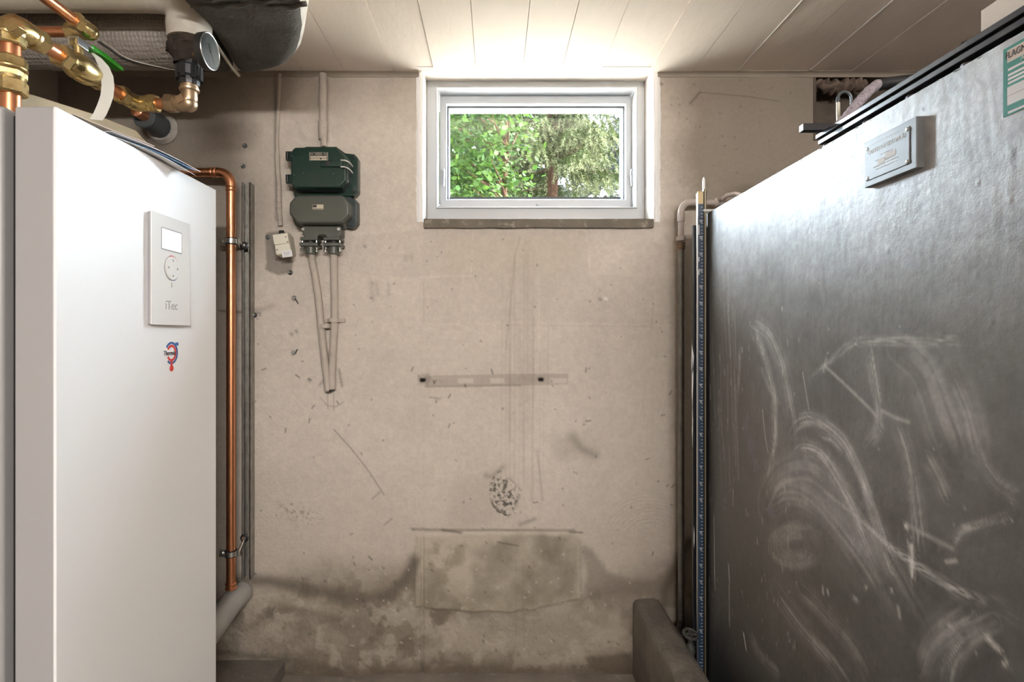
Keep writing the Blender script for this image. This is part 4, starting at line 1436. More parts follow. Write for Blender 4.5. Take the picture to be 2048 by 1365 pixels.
for dz in (.010, -.012):
    zz = (la.z + lb.z) / 2 + dz
    MB().tube([(lb.x - .008, YL - .011, zz), (lb.x + .004, YL - .010, zz), (lb.x + .014, YL + .002, zz - .002), (lb.x + .019, YL + .018, zz - .005), (lb.x + .020, YL + .034, zz - .008)], .0024, 10).build('latch_wire', chrome, lt)
for px, py in ((607.5, 346.5), (667, 347), (584, 313), (588, 350)):
    c = W(px, py, YL)
    MB().sphere(c, .002, 10, 6).build('cover_rivet', chrome, sw)

tb = root('terminal_box', W(646, 475, 2.0), 'grey-green octagonal terminal box with two cable glands', 'terminal box')
base = [(592, 393), (700, 393), (714, 402), (714, 446), (706, 456), (690, 452), (682, 458), (606, 458), (598, 455), (590, 450), (580, 425), (580, 408)]
MB().prism(poly_at(base, 1.955), (0, .044, 0)).build('case', base_enamel, tb, bevel=.004)
mid = [(592, 392), (686, 392), (702, 409), (702, 432), (686, 450), (594, 450), (579, 428), (579, 406)]
MB().prism(poly_at(mid, 1.922), (0, .040, 0)).build('case_rim', grey_enamel, tb, bevel=.004)
lid = [(592, 390), (683, 390), (699, 408), (699, 430), (683, 446), (594, 446), (578, 427), (578, 405.5)]
MB().prism(poly_at(lid, YL), (0, .025, 0)).build('lid', grey_enamel, tb, bevel=.008, bseg=4)
a, b2 = W(625, 419.5, YL), W(647, 409.5, YL)
pl = MB().box((a.x, YN, a.z), (b2.x, YL + .001, b2.z)).build('maker_plate', plate_brass, tb)
MB().box((a.x + .001, YN - .0003, (a.z + b2.z) / 2 - .001), (a.x + .014, YN, b2.z - .001)).box((a.x + .001, YN - .0003, a.z + .0015), (b2.x - .001, YN, a.z + .003)).build('plate_print', ink, pl)
a, b2 = W(607, 478, 1.935), W(680, 452, 1.935)
neck = [(605, 452), (682, 452), (682, 468), (676, 477), (655, 477), (649, 470), (638, 470), (633, 477), (612, 477), (605, 468)]
MB().prism(poly_at(neck, 1.935), (0, .050, 0)).build('neck', grey_enamel, tb, bevel=.004)
for px in (607, 678):
    c = W(px, 459, 1.94)
    MB().nut(c, c + Vector((0, -.006, 0)), .006).build('case_screw', chrome, tb)
for pxc in (621, 667):
    c = W(pxc, 478, 1.955)
    fw = .030
    g = MB().box((c.x - fw, 1.935, c.z - .008), (c.x + fw, 1.985, c.z + .003)).build('cable_gland', grey_enamel, tb, bevel=.003)
    MB().box((c.x - fw - .001, 1.932, c.z - .028), (c.x + fw + .001, 1.988, c.z - .016)).build('gland_clamp', grey_enamel, g, bevel=.003)
    MB().lathe((c.x, 1.96, c.z - .008), (0, 0, -1), [(0, .017), (.010, .017)], 20).build('gland_packing', black_rubber, g)
    MB().lathe((c.x, 1.96, c.z - .027), (0, 0, -1), [(0, .0185), (.024, .0195), (.026, .017)], 22).build('gland_collar', grey_enamel, g)
    for s in (-1, 1):
        bx = c.x + s * (fw - .006)
        MB().cyl((bx, 1.945, c.z - .008), (bx, 1.945, c.z - .046), .0035).build('gland_bolt', chrome, g)
        q = MB()
        for k in range(3):
            q.torus((bx, 1.945, c.z - .031 - .0055 * k), (0, 0, 1), .0052, .0022, 14, 6)
        q.build('bolt_spring', chrome, g)

for pts, lab in (([(622, 500), (624, 520), (630, 550), (637, 600), (645, 680), (651, 735), (655, 765), (657, 783)], 'left of the two thick painted cables under the terminal box'),
                 ([(667, 500), (668, 540), (669, 600), (669, 650), (666, 700), (664, 745), (664, 779)], 'right of the two thick painted cables under the terminal box')):
    P_ = [W(px, py, 1.962 if py < 515 else 1.976) for px, py in pts]
    fine = []
    for i in range(len(P_) - 1):
        for t in np.linspace(0, 1, 8)[:-1]:
            fine.append(P_[i].lerp(P_[i + 1], t))
    fine.append(P_[-1])
    rr = [.0125 + .0012 * (vnoise(np.array([i * .45]), np.array([1.5]), 3)[0] - .5) for i in range(len(fine))]
    cb = root('power_cable', fine[-1], lab, 'cable', 'cut power cables below the terminal box')
    MB().tube(fine, rr, 16).build('sheath', painted_cable, cb, angle=60)
    e = fine[-1]
    MB().lathe(e + Vector((0, 0, .004)), (0, 0, -1), [(0, .0128), (.006, .0120), (.008, .008)], 14).build('tarry_end', black_rubber, cb)
for px, py, lab in ((668, 641, 'painted saddle clip on the right thick cable'), (651, 653, 'painted saddle clip on the left thick cable')):
    c = W(px, py, 1.976)
    sd = root('cable_saddle', c, lab, 'cable clip')
    pts = [c + Vector((.0150 * math.cos(a), -.0150 * math.sin(a), 0)) for a in np.linspace(0, math.pi, 12)]
    vs, fs = [], []
    for p in pts:
        for s in (-1, 1):
            vs += [p + Vector((0, 0, .0065 * s)), c + (p - c) * 1.25 + Vector((0, 0, .0065 * s))]
    for i in range(11):
        k = 4 * i
        fs += [(k, k + 4, k + 6, k + 2), (k + 1, k + 3, k + 7, k + 5), (k, k + 1, k + 5, k + 4), (k + 2, k + 6, k + 7, k + 3)]
    MB().add(vs, fs).build('saddle_strap', painted_cable, sd)
    for s in (-1, 1):
        x = c.x + s * .024
        MB().box((x - .010, 1.990, c.z - .0065), (x + .010, 2.0, c.z + .0065)).build('saddle_tab', painted_cable, sd, bevel=.001)
        MB().sphere((x + s * .002, 1.990, c.z), .0035, 10, 6).build('saddle_screw', painted_cable, sd)

cd_ = root('conduit', W(647, 290, 1.99), 'painted conduit half buried in plaster above the green switch box', 'conduit')
MB().cyl(W(646, 148, 1.990), W(646, 250, 1.988), .0135).build('conduit_tube', painted_cable, cd_)
MB().lathe(W(646, 243, 1.988), (0, 0, -1), [(0, .0145), (.003, .0160), (.060, .0155), (.064, .0140)], 20).build('conduit_sleeve', painted_cable, cd_)
MB().cyl(W(647, 272, 1.986), W(648, 295, 1.975), .0105).build('conduit_cable', painted_cable, cd_)

pts = [W(px, py, 1.99) for px, py in ((560, 148), (558, 190), (556, 240), (554, 285), (555, 330), (558, 370), (558, 400), (559, 425), (561, 452))]
lc = root('surface_cable', pts[-1], 'thin painted cable running down the wall into the cream junction box', 'cable')
fine = []
for i in range(len(pts) - 1):
    for t in np.linspace(0, 1, 6)[:-1]:
        fine.append(pts[i].lerp(pts[i + 1], t))
fine.append(pts[-1])
MB().tube(fine, [.0062 if p.z > HC + .63 else .0085 for p in fine], 12).build('cable_sheath', painted_cable, lc, angle=60)
for py in (380, 392, 404, 416):
    MB().torus(W(558, py, 1.989), (0, 0, 1), .0085, .0016, 16, 6).build('wrap_band', painted_steel, lc)

jb = root('junction_box', W(575, 512, 2.0), 'cream plastic junction box hanging askew on a dark patch of wall', 'junction box')
jc = W(564, 490, 1.94)
R1 = Matrix.Rotation(math.radians(-9), 3, 'Y') @ Matrix.Rotation(math.radians(6), 3, 'Z')
ex, ey, ez = R1 @ Vector((1, 0, 0)), R1 @ Vector((0, 1, 0)), R1 @ Vector((0, 0, 1))
jc = jc + Vector((.003, .018, 0))
MB().obox(jc, ex * .0262, ey * .038, ez * .036).build('box_body', cream_plastic, jb, bevel=.006, bseg=3)
fcj = jc - ey * .0385
lidj = MB().obox(fcj + ez * .016, ex * .0250, ey * .0035, ez * .0175).build('box_lid', cream_plastic, jb, bevel=.002)
for sx, sz in ((.017, .020), (.019, .003)):
    MB().lathe(fcj + ex * sx + ez * sz - ey * .003, -ey, [(0, .0022), (.001, .002)], 10).build('lid_screw', black_plastic, lidj)
MB().lathe(fcj - ex * .018 - ez * .018, -ey, [(0, .0022), (.001, .002)], 10).build('knockout_mark', black_plastic, jb)
tg = MB().obox(fcj + ex * .012 - ez * .036 - ey * .001, ex * .0165, ey * .0005, ez * .011).build('paper_tag', tag_white, jb)
MB().lathe(jc + ez * .036 - ex * .004, ez, [(0, .012), (.008, .012), (.010, .009), (.016, .008)], 14).build('cable_grommet', black_rubber, jb)
for k in range(3):
    MB().obox(fcj + ex * .011 - ez * (.031 + .0045 * k) - ey * .0017, ex * (.012 - .002 * k), ey * .0002, ez * .0008).build('tag_print', grey_ink, tg)


# bent hook screws and leftover plugs
for px, py, up_, lab in ((590, 596, -1, 'upper bent hook screw in the wall left of the thick cables'), (589, 705, 1, 'lower bent hook screw in the wall left of the thick cables')):
    c = W(px, py, 2.0)
    hk = root('hook_screw', c, lab, 'screw', 'hook screws left of the thick cables')
    MB().cyl(c, c + Vector((0, -.010, 0)), .004).lathe(c + Vector((0, -.010, 0)), (0, -1, 0), [(0, .0075), (.002, .008), (.005, .0055)], 16).build('screw_head', chrome, hk)
    MB().tube([c + Vector((0, -.005, -.004)), c + Vector((.006, -.006, -.008 + .004 * (up_ > 0))), c + Vector((.010, -.006, -.014 + .022 * (up_ > 0))), c + Vector((.013, -.006, -.022 + .032 * (up_ > 0)))], .0018, 8).build('hook_wire', black_plastic, hk)
for px, py, lab in ((490, 292, 'screw plug high on the wall above the copper elbow'), (487, 333, 'screw plug just above the top of the slotted channel'), (581, 546, 'screw plug at the foot of the dark patch below the junction box'), (536, 475, 'screw plug at the left edge of the dark patch by the junction box'), (510, 631, 'screw plug right of the slotted channel at mid height')):
    c = W(px, py, 2.0)
    pg = root('wall_plug', c, lab, 'wall plug', 'leftover plugs in the far wall')
    MB().lathe(c, (0, -1, 0), [(-.004, .0085), (.004, .008), (.005, .005)], 14).build('plug_collar', black_plastic if py > 500 else dark_pvc, pg)
    MB().lathe(c + Vector((-.002, 0, .001)), (0, -1, 0), [(0, .0045), (.009, .0045), (.011, .003)], 12).build('plug_screw', chrome, pg)

# ------------------------------------------------------------------ oil tank
XT, YT0, YT1, ZT = .65, .25, 1.75, HC + .375
tank = root('oil_tank', (1.0, 1.0, 0), 'large black steel oil tank filling the right side of the room', 'tank')


def paint_tank(Yc, Zc, base):
    P = Painter(Yc, Zc, base)
    ALL = np.arange(len(Yc))

    def M(pts):
        o = []
        for u, v in pts:
            Y = XT * F / (u - CX)
            o.append((Y, HC + (CY - v) * Y / F))
        return o

    def smooth(pts, n=6):
        o = []
        q = [np.array(p) for p in pts]
        for i in range(len(q) - 1):
            p0, p1, p2, p3 = q[max(i - 1, 0)], q[i], q[i + 1], q[min(i + 2, len(q) - 1)]
            for t in np.linspace(0, 1, n)[:-1]:
                o.append(tuple(.5 * ((2 * p1) + (p2 - p0) * t + (2 * p0 - 5 * p1 + 4 * p2 - p3) * t * t + (3 * p1 - p0 - 3 * p2 + p3) * t ** 3)))
        o.append(tuple(q[-1]))
        return o
    y, z = P.U, P.V
    n1 = fbm(y, z, .22, 5, 1)
    n2 = fbm(y, z, .035, 4, 2)
    n3 = fbm(y, z * .25, .012, 3, 3)
    # a film of dust, thinner by the gauge and floor, plus painted sheen on top
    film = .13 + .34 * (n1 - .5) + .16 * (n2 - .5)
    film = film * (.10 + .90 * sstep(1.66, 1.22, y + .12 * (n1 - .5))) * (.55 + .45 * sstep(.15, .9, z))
    film = film + (.55 + .5 * (n2 - .5)) * sstep(1.15, 1.50, z + .16 * (n1 - .5)) * sstep(1.72, 1.60, y)  # paler towards the top: window highlight put into the colour
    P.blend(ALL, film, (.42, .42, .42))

    cnt = [0]

    def stroke(pts, wpx, s, streak=.6, col=(.60, .595, .59)):
        """A wipe made of fibres that run along it and thin out at the ends."""
        m = smooth(M(pts), 5)
        w = wpx * .00095
        cnt[0] += 1
        i, dist, lat, al, L = P.along(m, w)
        g = np.exp(-(dist / w) ** 2)
        if wpx > 4:
            fib = .6 * vnoise(lat / (w * .16) + 40, al / (w * 9) + cnt[0] * 3.1, cnt[0]) + .4 * vnoise(lat / (w * .5) + 9, al / (w * 2.5), cnt[0] + 3)
            ends = sstep(0, .25 * L, al + .25 * L * (fib - .4)) * sstep(0, .3 * L, L - al + .3 * L * (fib - .4))
            g = g * ends * (1 - streak + 2.0 * streak * sstep(.25, .85, fib)) * (.55 + .9 * n2[i])
        P.blend(i, g * s, col)
    stroke([(1502, 648), (1520, 690), (1536, 737), (1548, 788), (1550, 840), (1549, 877), (1544, 920), (1535, 965)], 12, .62)
    stroke([(1503, 645), (1535, 668), (1556, 710), (1570, 760), (1582, 820), (1588, 870)], 20, .42)
    stroke([(1480, 690), (1478, 750), (1476, 800)], 7, .35)
    stroke([(1520, 730), (1540, 780), (1560, 810)], 8, .3)
    stroke([(1581, 866), (1594, 846), (1618, 838), (1648, 848), (1685, 880), (1712, 930), (1738, 1000), (1762, 1070), (1785, 1140)], 14, .62)
    stroke([(1592, 905), (1608, 896), (1640, 908), (1668, 945), (1700, 1005), (1728, 1070), (1752, 1130)], 15, .5)
    stroke([(1640, 872), (1662, 880), (1690, 910)], 6, .4)
    stroke([(1534, 1015), (1560, 965), (1615, 952), (1672, 1000), (1732, 1090), (1780, 1180), (1832, 1280)], 45, .30)
    stroke([(1545, 1000), (1575, 985), (1620, 1000), (1690, 1080), (1750, 1170)], 30, .30)
    for R in np.linspace(.4, 1.25, 8):
        stroke([(1592 + 44 * R * math.cos(a), 1092 + 36 * R * math.sin(a)) for a in np.linspace(.1, 6.2, 14)], 5, .20)
    stroke([(1550, 1180), (1600, 1250), (1660, 1320), (1700, 1380)], 26, .30)
    stroke([(1600, 1180), (1650, 1230), (1710, 1300), (1750, 1380)], 20, .26)
    stroke([(1500, 1260), (1520, 1310), (1560, 1350)], 16, .22)
    stroke([(1890, 1380), (1902, 1325), (1925, 1288), (1958, 1262), (1990, 1245)], 12, .5)
    stroke([(1838, 1345), (1858, 1290), (1895, 1255), (1940, 1225)], 16, .34)
    stroke([(1950, 870), (1968, 925), (1998, 968), (2050, 1000)], 10, .36)
    stroke([(1905, 760), (1935, 830), (1950, 900)], 26, .26)
    stroke([(1800, 690), (1850, 740), (1885, 830), (1910, 900)], 40, .26)
    stroke([(1795, 850), (1812, 900), (1826, 970), (1836, 1050), (1840, 1100)], 15, .42)
    stroke([(1740, 700), (1750, 770), (1758, 820), (1756, 860), (1735, 892)], 11, .45)
    stroke([(1855, 915), (1878, 960), (1895, 1000)], 16, .32)
    stroke([(1650, 733), (1690, 770), (1730, 808), (1752, 832)], 3.5, .55, .3)
    stroke([(1764, 822), (1792, 836), (1818, 845)], 3.5, .5, .3)
    stroke([(1620, 760), (1645, 735), (1700, 690), (1740, 683), (1850, 684), (1930, 678)], 7, .4, .8)
    stroke([(1720, 1035), (1770, 1085), (1830, 1130), (1900, 1172), (1980, 1205), (2050, 1240)], 9, .42, .95)
    stroke([(1650, 985), (1720, 1040), (1770, 1085)], 4, .3, .9)
    stroke([(1812, 1050), (1870, 1080), (1905, 1098)], 4, .4, .7)
    stroke([(1905, 1090), (1925, 1062), (1960, 1050), (2030, 1030)], 6, .4, .6)
    WH = (.72, .71, .69)
    for pts, w, s in (([(1809, 1050), (1816, 1058)], 4.5, .95), ([(1820, 1075), (1823, 1112), (1826, 1165)], 4.5, .9), ([(1969, 1270), (1985, 1288), (2006, 1310)], 4, .95), ([(2005, 1322), (2014, 1334)], 5, .95),
                      ([(1730, 1172), (1734, 1180)], 5, .7), ([(1704, 1195), (1718, 1205)], 4, .7), ([(1781, 1180), (1784, 1184)], 4, .9), ([(1796, 1215), (1799, 1235)], 3, .6), ([(1892, 1125), (1912, 1122)], 2.5, .7),
                      ([(1645, 1175), (1646, 1188)], 2.6, .8), ([(1655, 1182), (1656, 1188)], 3, .8), ([(1929, 1056), (1940, 1055)], 3, .6), ([(1428, 1034), (1430, 1180)], 1.5, .9), ([(1457, 1130), (1459, 1165)], 2.4, .6),
                      ([(1458, 1170), (1459, 1252)], 2.4, .45), ([(1487, 1268), (1492, 1300)], 2.6, .9), ([(1525, 820), (1530, 870), (1536, 905)], 1.5, .6), ([(1605, 745), (1618, 820)], 1.4, .5), ([(1652, 715), (1647, 745)], 1.6, .4),
                      ([(1577, 1065), (1577, 1095)], 1.2, .6), ([(1894, 1248), (1910, 1258)], 4, .6), ([(1420, 770), (1421, 800)], 1.8, .6), ([(1466, 980), (1466, 1010)], 1.5, .6)):
        stroke(pts, w * 1.2, s, .35, WH)
    rs = np.random.RandomState(5)
    for _ in range(110):                            # drips and flecks on the corner by the gauge
        u, v = rs.uniform(1418, 1600), rs.uniform(600, 1320)
        stroke([(u, v), (u + rs.uniform(-.5, 1), v + rs.uniform(2, 14))], rs.uniform(.8, 1.7), rs.uniform(.3, .8), .3, WH)
    for _ in range(26):
        u, v = rs.uniform(1420, 1475), rs.uniform(470, 900)
        stroke([(u, v), (u + rs.uniform(0, 10), v + rs.uniform(60, 200))], rs.uniform(2, 5), rs.uniform(.08, .22), .4)
    for _ in range(60):
        u, v = rs.uniform(1560, 2040), rs.uniform(400, 1330)
        stroke([(u, v), (u + rs.uniform(-3, 3), v + rs.uniform(1, 5))], rs.uniform(.8, 1.6), rs.uniform(.2, .6), .3, WH if rs.rand() < .5 else (.01, .01, .01))
    for u, v in ((1490, 855), (1500, 890), (1508, 930), (1540, 1025)):
        stroke([(u, v - 14), (u + 4, v + 14)], 13, .25, .5, (.16, .17, .42))
    # brush marks and runs in the paint
    P.d += .0012 * (n1 - .5) + .0009 * (n2 - .5) + .0006 * (fbm(y, z * .2, .01, 2, 4) - .5)
    for _ in range(40):
        u, v = rs.uniform(1560, 2040), rs.uniform(350, 1330)
        i, g = P.line(M([(u, v), (u + .5, v + rs.uniform(3, 9))]), .0018)
        P.d[i] += .0012 * g
    # chipped paint near the name plate
    for pts, s in (([(1700, 300), (1708, 305), (1704, 318)], .6), ([(1742, 268), (1735, 285), (1736, 300)], .7), ([(1845, 222), (1848, 215)], .8), ([(1895, 295), (1898, 310)], .5), ([(1905, 375), (1922, 378)], .5), ([(2025, 285), (2030, 330), (2040, 345)], .5), ([(1672, 430), (1676, 470), (1674, 500)], .5), ([(1950, 300), (1955, 305)], .5)):
        stroke(pts, 5, s, .4, (.02, .02, .02))
    return P


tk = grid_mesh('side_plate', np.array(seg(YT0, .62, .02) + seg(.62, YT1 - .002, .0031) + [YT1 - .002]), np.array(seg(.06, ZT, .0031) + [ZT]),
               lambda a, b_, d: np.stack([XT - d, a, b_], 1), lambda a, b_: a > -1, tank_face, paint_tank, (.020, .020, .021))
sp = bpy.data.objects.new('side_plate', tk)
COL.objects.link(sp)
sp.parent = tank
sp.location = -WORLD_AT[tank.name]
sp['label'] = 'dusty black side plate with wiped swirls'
MB().box((XT + .003, YT0, .06), (1.40, YT1, ZT - .001)).build('shell', tank_black, tank, bevel=.003)
for yy in (.5, 1.5):
    MB().box((.70, yy - .05, 0), (1.35, yy + .05, .061)).build('foot', tank_black, tank)
a = W(1381.5, 453, 1.772)
MB().box((a.x, 1.752, .05), (XT + .04, 1.762, a.z)).build('corner_flange', black_steel, tank, bevel=.001)
for py, h, w_ in ((720, .10, .004), (760, .16, .0025), (850, .14, .0012), (1075, .07, .0014)):
    c = W(1385 if py < 900 else 1388, py, 1.752)
    MB().prism([(c.x - w_ / 2, 1.7513, c.z + h / 2), (c.x + w_, 1.7513, c.z + h * .1), (c.x, 1.7513, c.z - h / 2), (c.x - w_, 1.7513, c.z - h * .2)], (0, .0012, 0)).build('paint_chip', white_ink, tank)
nf = .664
MB().box((.70, .35, ZT - .002), (1.18, 1.13, HC + .394)).build('manhole_neck', black_steel, tank)
lowf = MB().box((nf, .30, HC + .392), (1.22, 1.170, HC + .4015)).build('manhole_flange', black_steel, tank, bevel=.0015)
MB().box((nf + .008, .31, HC + .4015), (1.21, 1.160, HC + .406)).build('gasket', black_rubber, tank)
MB().box((nf - .001, .30, HC + .406), (1.22, 1.178, HC + .4155)).build('manhole_cover', black_steel, tank, bevel=.0015)
first = None
for px in (1655, 1735, 1823, 1935, 2080):
    Y = (nf + .014) * F / (px - CX)
    c = Vector((nf + .014, Y, HC + .386))
    b1 = MB().nut((c.x, Y, HC + .3915), (c.x, Y, HC + .379), .0085, .3).build('flange_nut', bolt_steel, tank)
    MB().cyl((c.x, Y, HC + .380), (c.x, Y, HC + .3745), .0045).build('bolt_shank', bolt_steel, b1)
    MB().nut((c.x, Y, HC + .4155), (c.x, Y, HC + .4225), .0078, .2).build('cover_bolt', black_steel, tank)
# weld bead along the top edge
MB().tube([(XT + .003 + .0006 * math.sin(k * 1.7), y, ZT - .0015 + .0006 * math.sin(k * 2.3)) for k, y in enumerate(np.linspace(YT0, YT1, 150))], .0028, 6).build('weld_bead', tank_black, tank)

# name plate
py0, py1, pz0, pz1 = .8615, .9826, HC + .255, HC + .333
pln = MB().box((XT - .012, py0, pz0), (XT + .002, py1, pz1)).build('plate_holder', plate_grey, tank, bevel=.001)
XN = XT - .012
MB().box((XN - .0016, py0 + .013, pz0 + .010), (XN + .0005, py1 - .006, pz1 - .010)).build('name_plate', plate_grey, pln, bevel=.0006)
LY = (0, -1, 0)
ycn = (py0 + py1) / 2 + .0035
text('plate_lettering', 'GASVETS & GROVPLÅT', .0098, (XN - .0018, ycn, pz1 - .022), LY, UZ, white_ink, pln, .0002, sx=.92)
for k, (w_, dz) in enumerate(((.030, .0335), (.055, .040), (.040, .0455), (.062, .050), (.05, .055))):
    MB().box((XN - .0019, ycn - w_ / 2 + .004 * (k % 2), pz1 - dz - .0008), (XN - .0016, ycn + w_ / 2, pz1 - dz + .0004)).build('plate_rule', white_ink, pln)
MB().box((XN - .002, ycn - .022, pz1 - .0445), (XN - .0016, ycn + .002, pz1 - .036)).box((XN - .002, ycn + .004, pz1 - .049), (XN - .0016, ycn + .020, pz1 - .040)).build('plate_block', white_ink, pln)
for yy, zz in ((py0 + .017, pz0 + .014), (py0 + .017, pz1 - .014), (py1 - .010, pz0 + .014), (py1 - .010, pz1 - .014)):
    MB().lathe((XN - .0014, yy, zz), (-1, 0, 0), [(0, .0032), (.0012, .0030), (.0016, .002)], 14).build('plate_rivet', chrome, pln)

# green sticker
sy0, sy1, sz0, sz1 = .58, .7268, HC + .279, HC + .3655
stk = MB().box((XT - .0009, sy0, sz0), (XT + .001, sy1, sz1)).build('sticker', sticker_green, tank)
stk['label'] = 'green printed service sticker'
xs_ = XT - .0011
MB().box((xs_, sy0 + .004, sz1 - .020), (XT, sy1 - .006, sz1 - .004)).build('sticker_header', white_ink, stk)
MB().box((xs_ - .0002, sy1 - .030, sz1 - .019), (XT, sy1 - .006, sz1 - .005)).build('sticker_field', card_pale, stk)
text('sticker_lettering', 'FLAGN', .0115, (xs_ - .0005, sy1 - .018, sz1 - .0115), LY, UZ, ink, stk, .0002, sx=.8)
text('sticker_lettering', 'ANL. NR', .008, (xs_ - .0002, sy1 - .040, sz1 - .0235), LY, UZ, white_ink, stk, .0002)
for k, (dz, w_) in enumerate(((.029, .125), (.036, .12), (.041, .055), (.046, .11), (.083, .12))):
    MB().box((xs_, sy1 - .007 - w_, sz1 - dz - .0018), (XT, sy1 - .007, sz1 - dz + .0012)).build('sticker_line', white_ink, stk)
MB().box((xs_, sy0 + .004, sz1 - .074), (XT, sy1 - .006, sz1 - .051)).build('sticker_form', white_ink, stk)
MB().box((xs_ - .0002, sy0 + .004, sz1 - .0625), (XT, sy1 - .006, sz1 - .062)).build('sticker_rule', grey_ink, stk)

# things lying on the tank
tag(MB().box((.676, .42, HC + .4158), (.95, .792, HC + .4525)).build('carton', card_pale, bevel=.001), 'pale flat carton lying on the black manhole cover of the tank', 'carton')
bar = MB().box((.623, 1.150, HC + .4158), (.74, 1.166, HC + .430)).build('steel_bar', black_steel, bevel=.001)
tag(bar, 'flat steel bar sticking out from the far end of the manhole cover', 'bar')
hz = root('braided_hose', (.86, 1.20, HC + .4155), 'grey braided hose rising from the tank to a black rubber end', 'hose')
hp = [W(1668, 268, 1.16), W(1690, 240, 1.19), W(1715, 208, 1.22), W(1738, 182, 1.25), W(1756, 168, 1.27)]
hp = [Vector((p.x, p.y, max(p.z, HC + .4165))) for p in hp]
fine = [hp[i].lerp(hp[i + 1], t) for i in range(4) for t in np.linspace(0, 1, 8)[:-1]] + [hp[-1]]
MB().tube(fine, [.0105 + .0008 * (k % 2) for k in range(len(fine))], 14).build('braid_sleeve', braid, hz)
MB().tube([hp[-1] - Vector((.004, 0, .004)), W(1775, 166, 1.272), W(1830, 160, 1.26), W(1880, 152, 1.22)], .0125, 14).build('rubber_end', black_rubber, hz)
vt = root('vent_tube', (.86, 1.40, ZT), 'thin cream vent tube with a grey bent top behind the tank flange', 'tube')
v0 = W(1676, 202, 1.40)
MB().cyl((v0.x + .004, v0.y, ZT), v0, .0046).build('tube', cream_plastic, vt)
up_c = v0 + Vector((.0165, 0, .006))
MB().tube([v0 - Vector((0, 0, .004)), v0 + Vector((0, 0, .006))] + arc(up_c, (-1, 0, 0), (0, 0, 1), .0165, 0, math.pi, 12)[1:] + [v0 + Vector((.033, 0, -.03)), v0 + Vector((.034, 0, -.06))], [.0052, .0048] + [.0034] * 11 + [.003, .003], 10).build('bent_top', dark_pvc, vt)

# ------------------------------------------------------------------ level gauge at the corner of the tank
YG = 1.735
g0, g1 = (1394.5 - CX) * YG / F, (1406.5 - CX) * YG / F
gz1, gz0 = HC + (CY - 383) * YG / F, .075
zz0 = HC - .3976 - .70 * 1.0
gauge = root('level_gauge', ((g0 + g1) / 2, YG, gz0), 'tall blue centimetre level gauge with glass tube at the tank corner', 'level gauge')
sz_top = HC + (CY - 408) * YG / F
MB().box((g0 + .0012, YG, gz0), (g1, YG + .003, sz_top)).build('scale_strip', blue_scale, gauge)
MB().box((g0 + .0012, YG, sz_top), (g1, YG + .003, gz1)).build('scale_head', brass_strip, gauge)
MB().box((g0 - .0012, YG - .003, gz0), (g0 + .0014, YG + .006, gz1 - .006)).build('edge_rail', alu, gauge)
MB().box((g1, YG - .004, gz0), (g1 + .0035, YG + .006, gz1 + .006)).build('edge_rail', black_plastic, gauge)
MB().box((g1 + .0032, YG - .004, gz0), (g1 + .0062, YG + .010, gz1 + .006)).build('edge_rail', brass_strip, gauge)
MB().box((g1 + .0060, YG + .001, gz0), (g1 + .0105, YG + .012, gz1 + .006)).build('edge_rail', black_plastic, gauge)
tick = MB()
kk = 0
z = zz0 + .02
cm = 2
while z < sz_top - .004:
    if cm % 5 == 0:
        tick.box((g1 - .0125, YG - .0004, z - .0007), (g1 - .001, YG, z + .0007))
    else:
        tick.box((g1 - .0065, YG - .0004, z - .0005), (g1 - .001, YG, z + .0005))
    cm += 1
    z += .01
tko = tick.build('tick_marks', white_ink, gauge)
tko['kind'] = 'stuff'
for n_ in range(20, 150, 5):
    text('scale_numeral', str(n_), .0078, ((g0 + g1) / 2 + .0022, YG - .0004, zz0 + n_ * .01 - .0052), (1, 0, 0), (0, 0, 1), white_ink, gauge, .0001, sx=.8)
for py, h in ((519, .014), (545, .016), (460, .03)):
    c = W(1396.8, py, YG)
    MB().box((c.x - .001, YG - .0005, c.z - h / 2), (c.x + .0035, YG, c.z + h / 2)).build('faded_print', grey_ink, gauge)
MB().cyl((g1 + .003, YG + .004, gz1 - .01), (g1 + .003, YG + .004, gz1 + .018), .004).lathe((g1 + .003, YG + .004, gz1 + .014), (0, 0, 1), [(0, .0042), (.022, .0040), (.028, .0025), (.031, .0008)], 14).build('glass_tip', mat('glass_tip', (.9, .92, .93), .08, spec=.8), gauge)
MB().box((g1 - .002, YG - .006, HC + (CY - 424) * YG / F), (g1 + .055, YG + .002, HC + (CY - 419.5) * YG / F)).box((g1 + .050, YG - .006, ZT - .004), (g1 + .055, YG + .02, HC + (CY - 419.5) * YG / F)).build('bracket', steel_dark, gauge)

# ------------------------------------------------------------------ steel pipe behind the gauge
YPI = 1.945
sx_ = (1362 - CX) * YPI / F
stp = root('steel_pipe', (sx_, YPI, .1), 'thin grey steel pipe upright on the wall, bending over to the tank', 'pipe')


def zp(py):
    return HC + (CY - py) * YPI / F


MB().cyl((sx_, YPI, .12), (sx_, YPI, zp(488)), .0103).build('lower_pipe', bare_pipe, stp)
MB().lathe((sx_, YPI, zp(500)), (0, 0, 1), [(0, .0115), (.004, .0135), (.024, .0145), (.026, .012)], 20).build('union_sleeve', rust, stp)
MB().nut((sx_, YPI, zp(482)), (sx_, YPI, zp(473)), .0165, .2).build('union_nut', painted_steel, stp)
MB().cyl((sx_, YPI, zp(474)), (sx_, YPI, zp(425)), .0095).build('upper_pipe', painted_steel, stp)
MB().lathe((sx_, YPI, zp(444)), (0, 0, 1), [(0, .0115), (.002, .0125), (.030, .0125), (.032, .0105)], 20).build('elbow_socket', painted_steel, stp)
zt_ = zp(405)
MB().tube([(sx_, YPI, zp(428))] + arc((sx_ + .034, YPI, zt_ - .034), (-1, 0, 0), (0, 0, 1), .034, 0, math.pi / 2, 10) + [(sx_ + .05, YPI, zt_)], .0112, 18).build('pipe_elbow', painted_steel, stp)
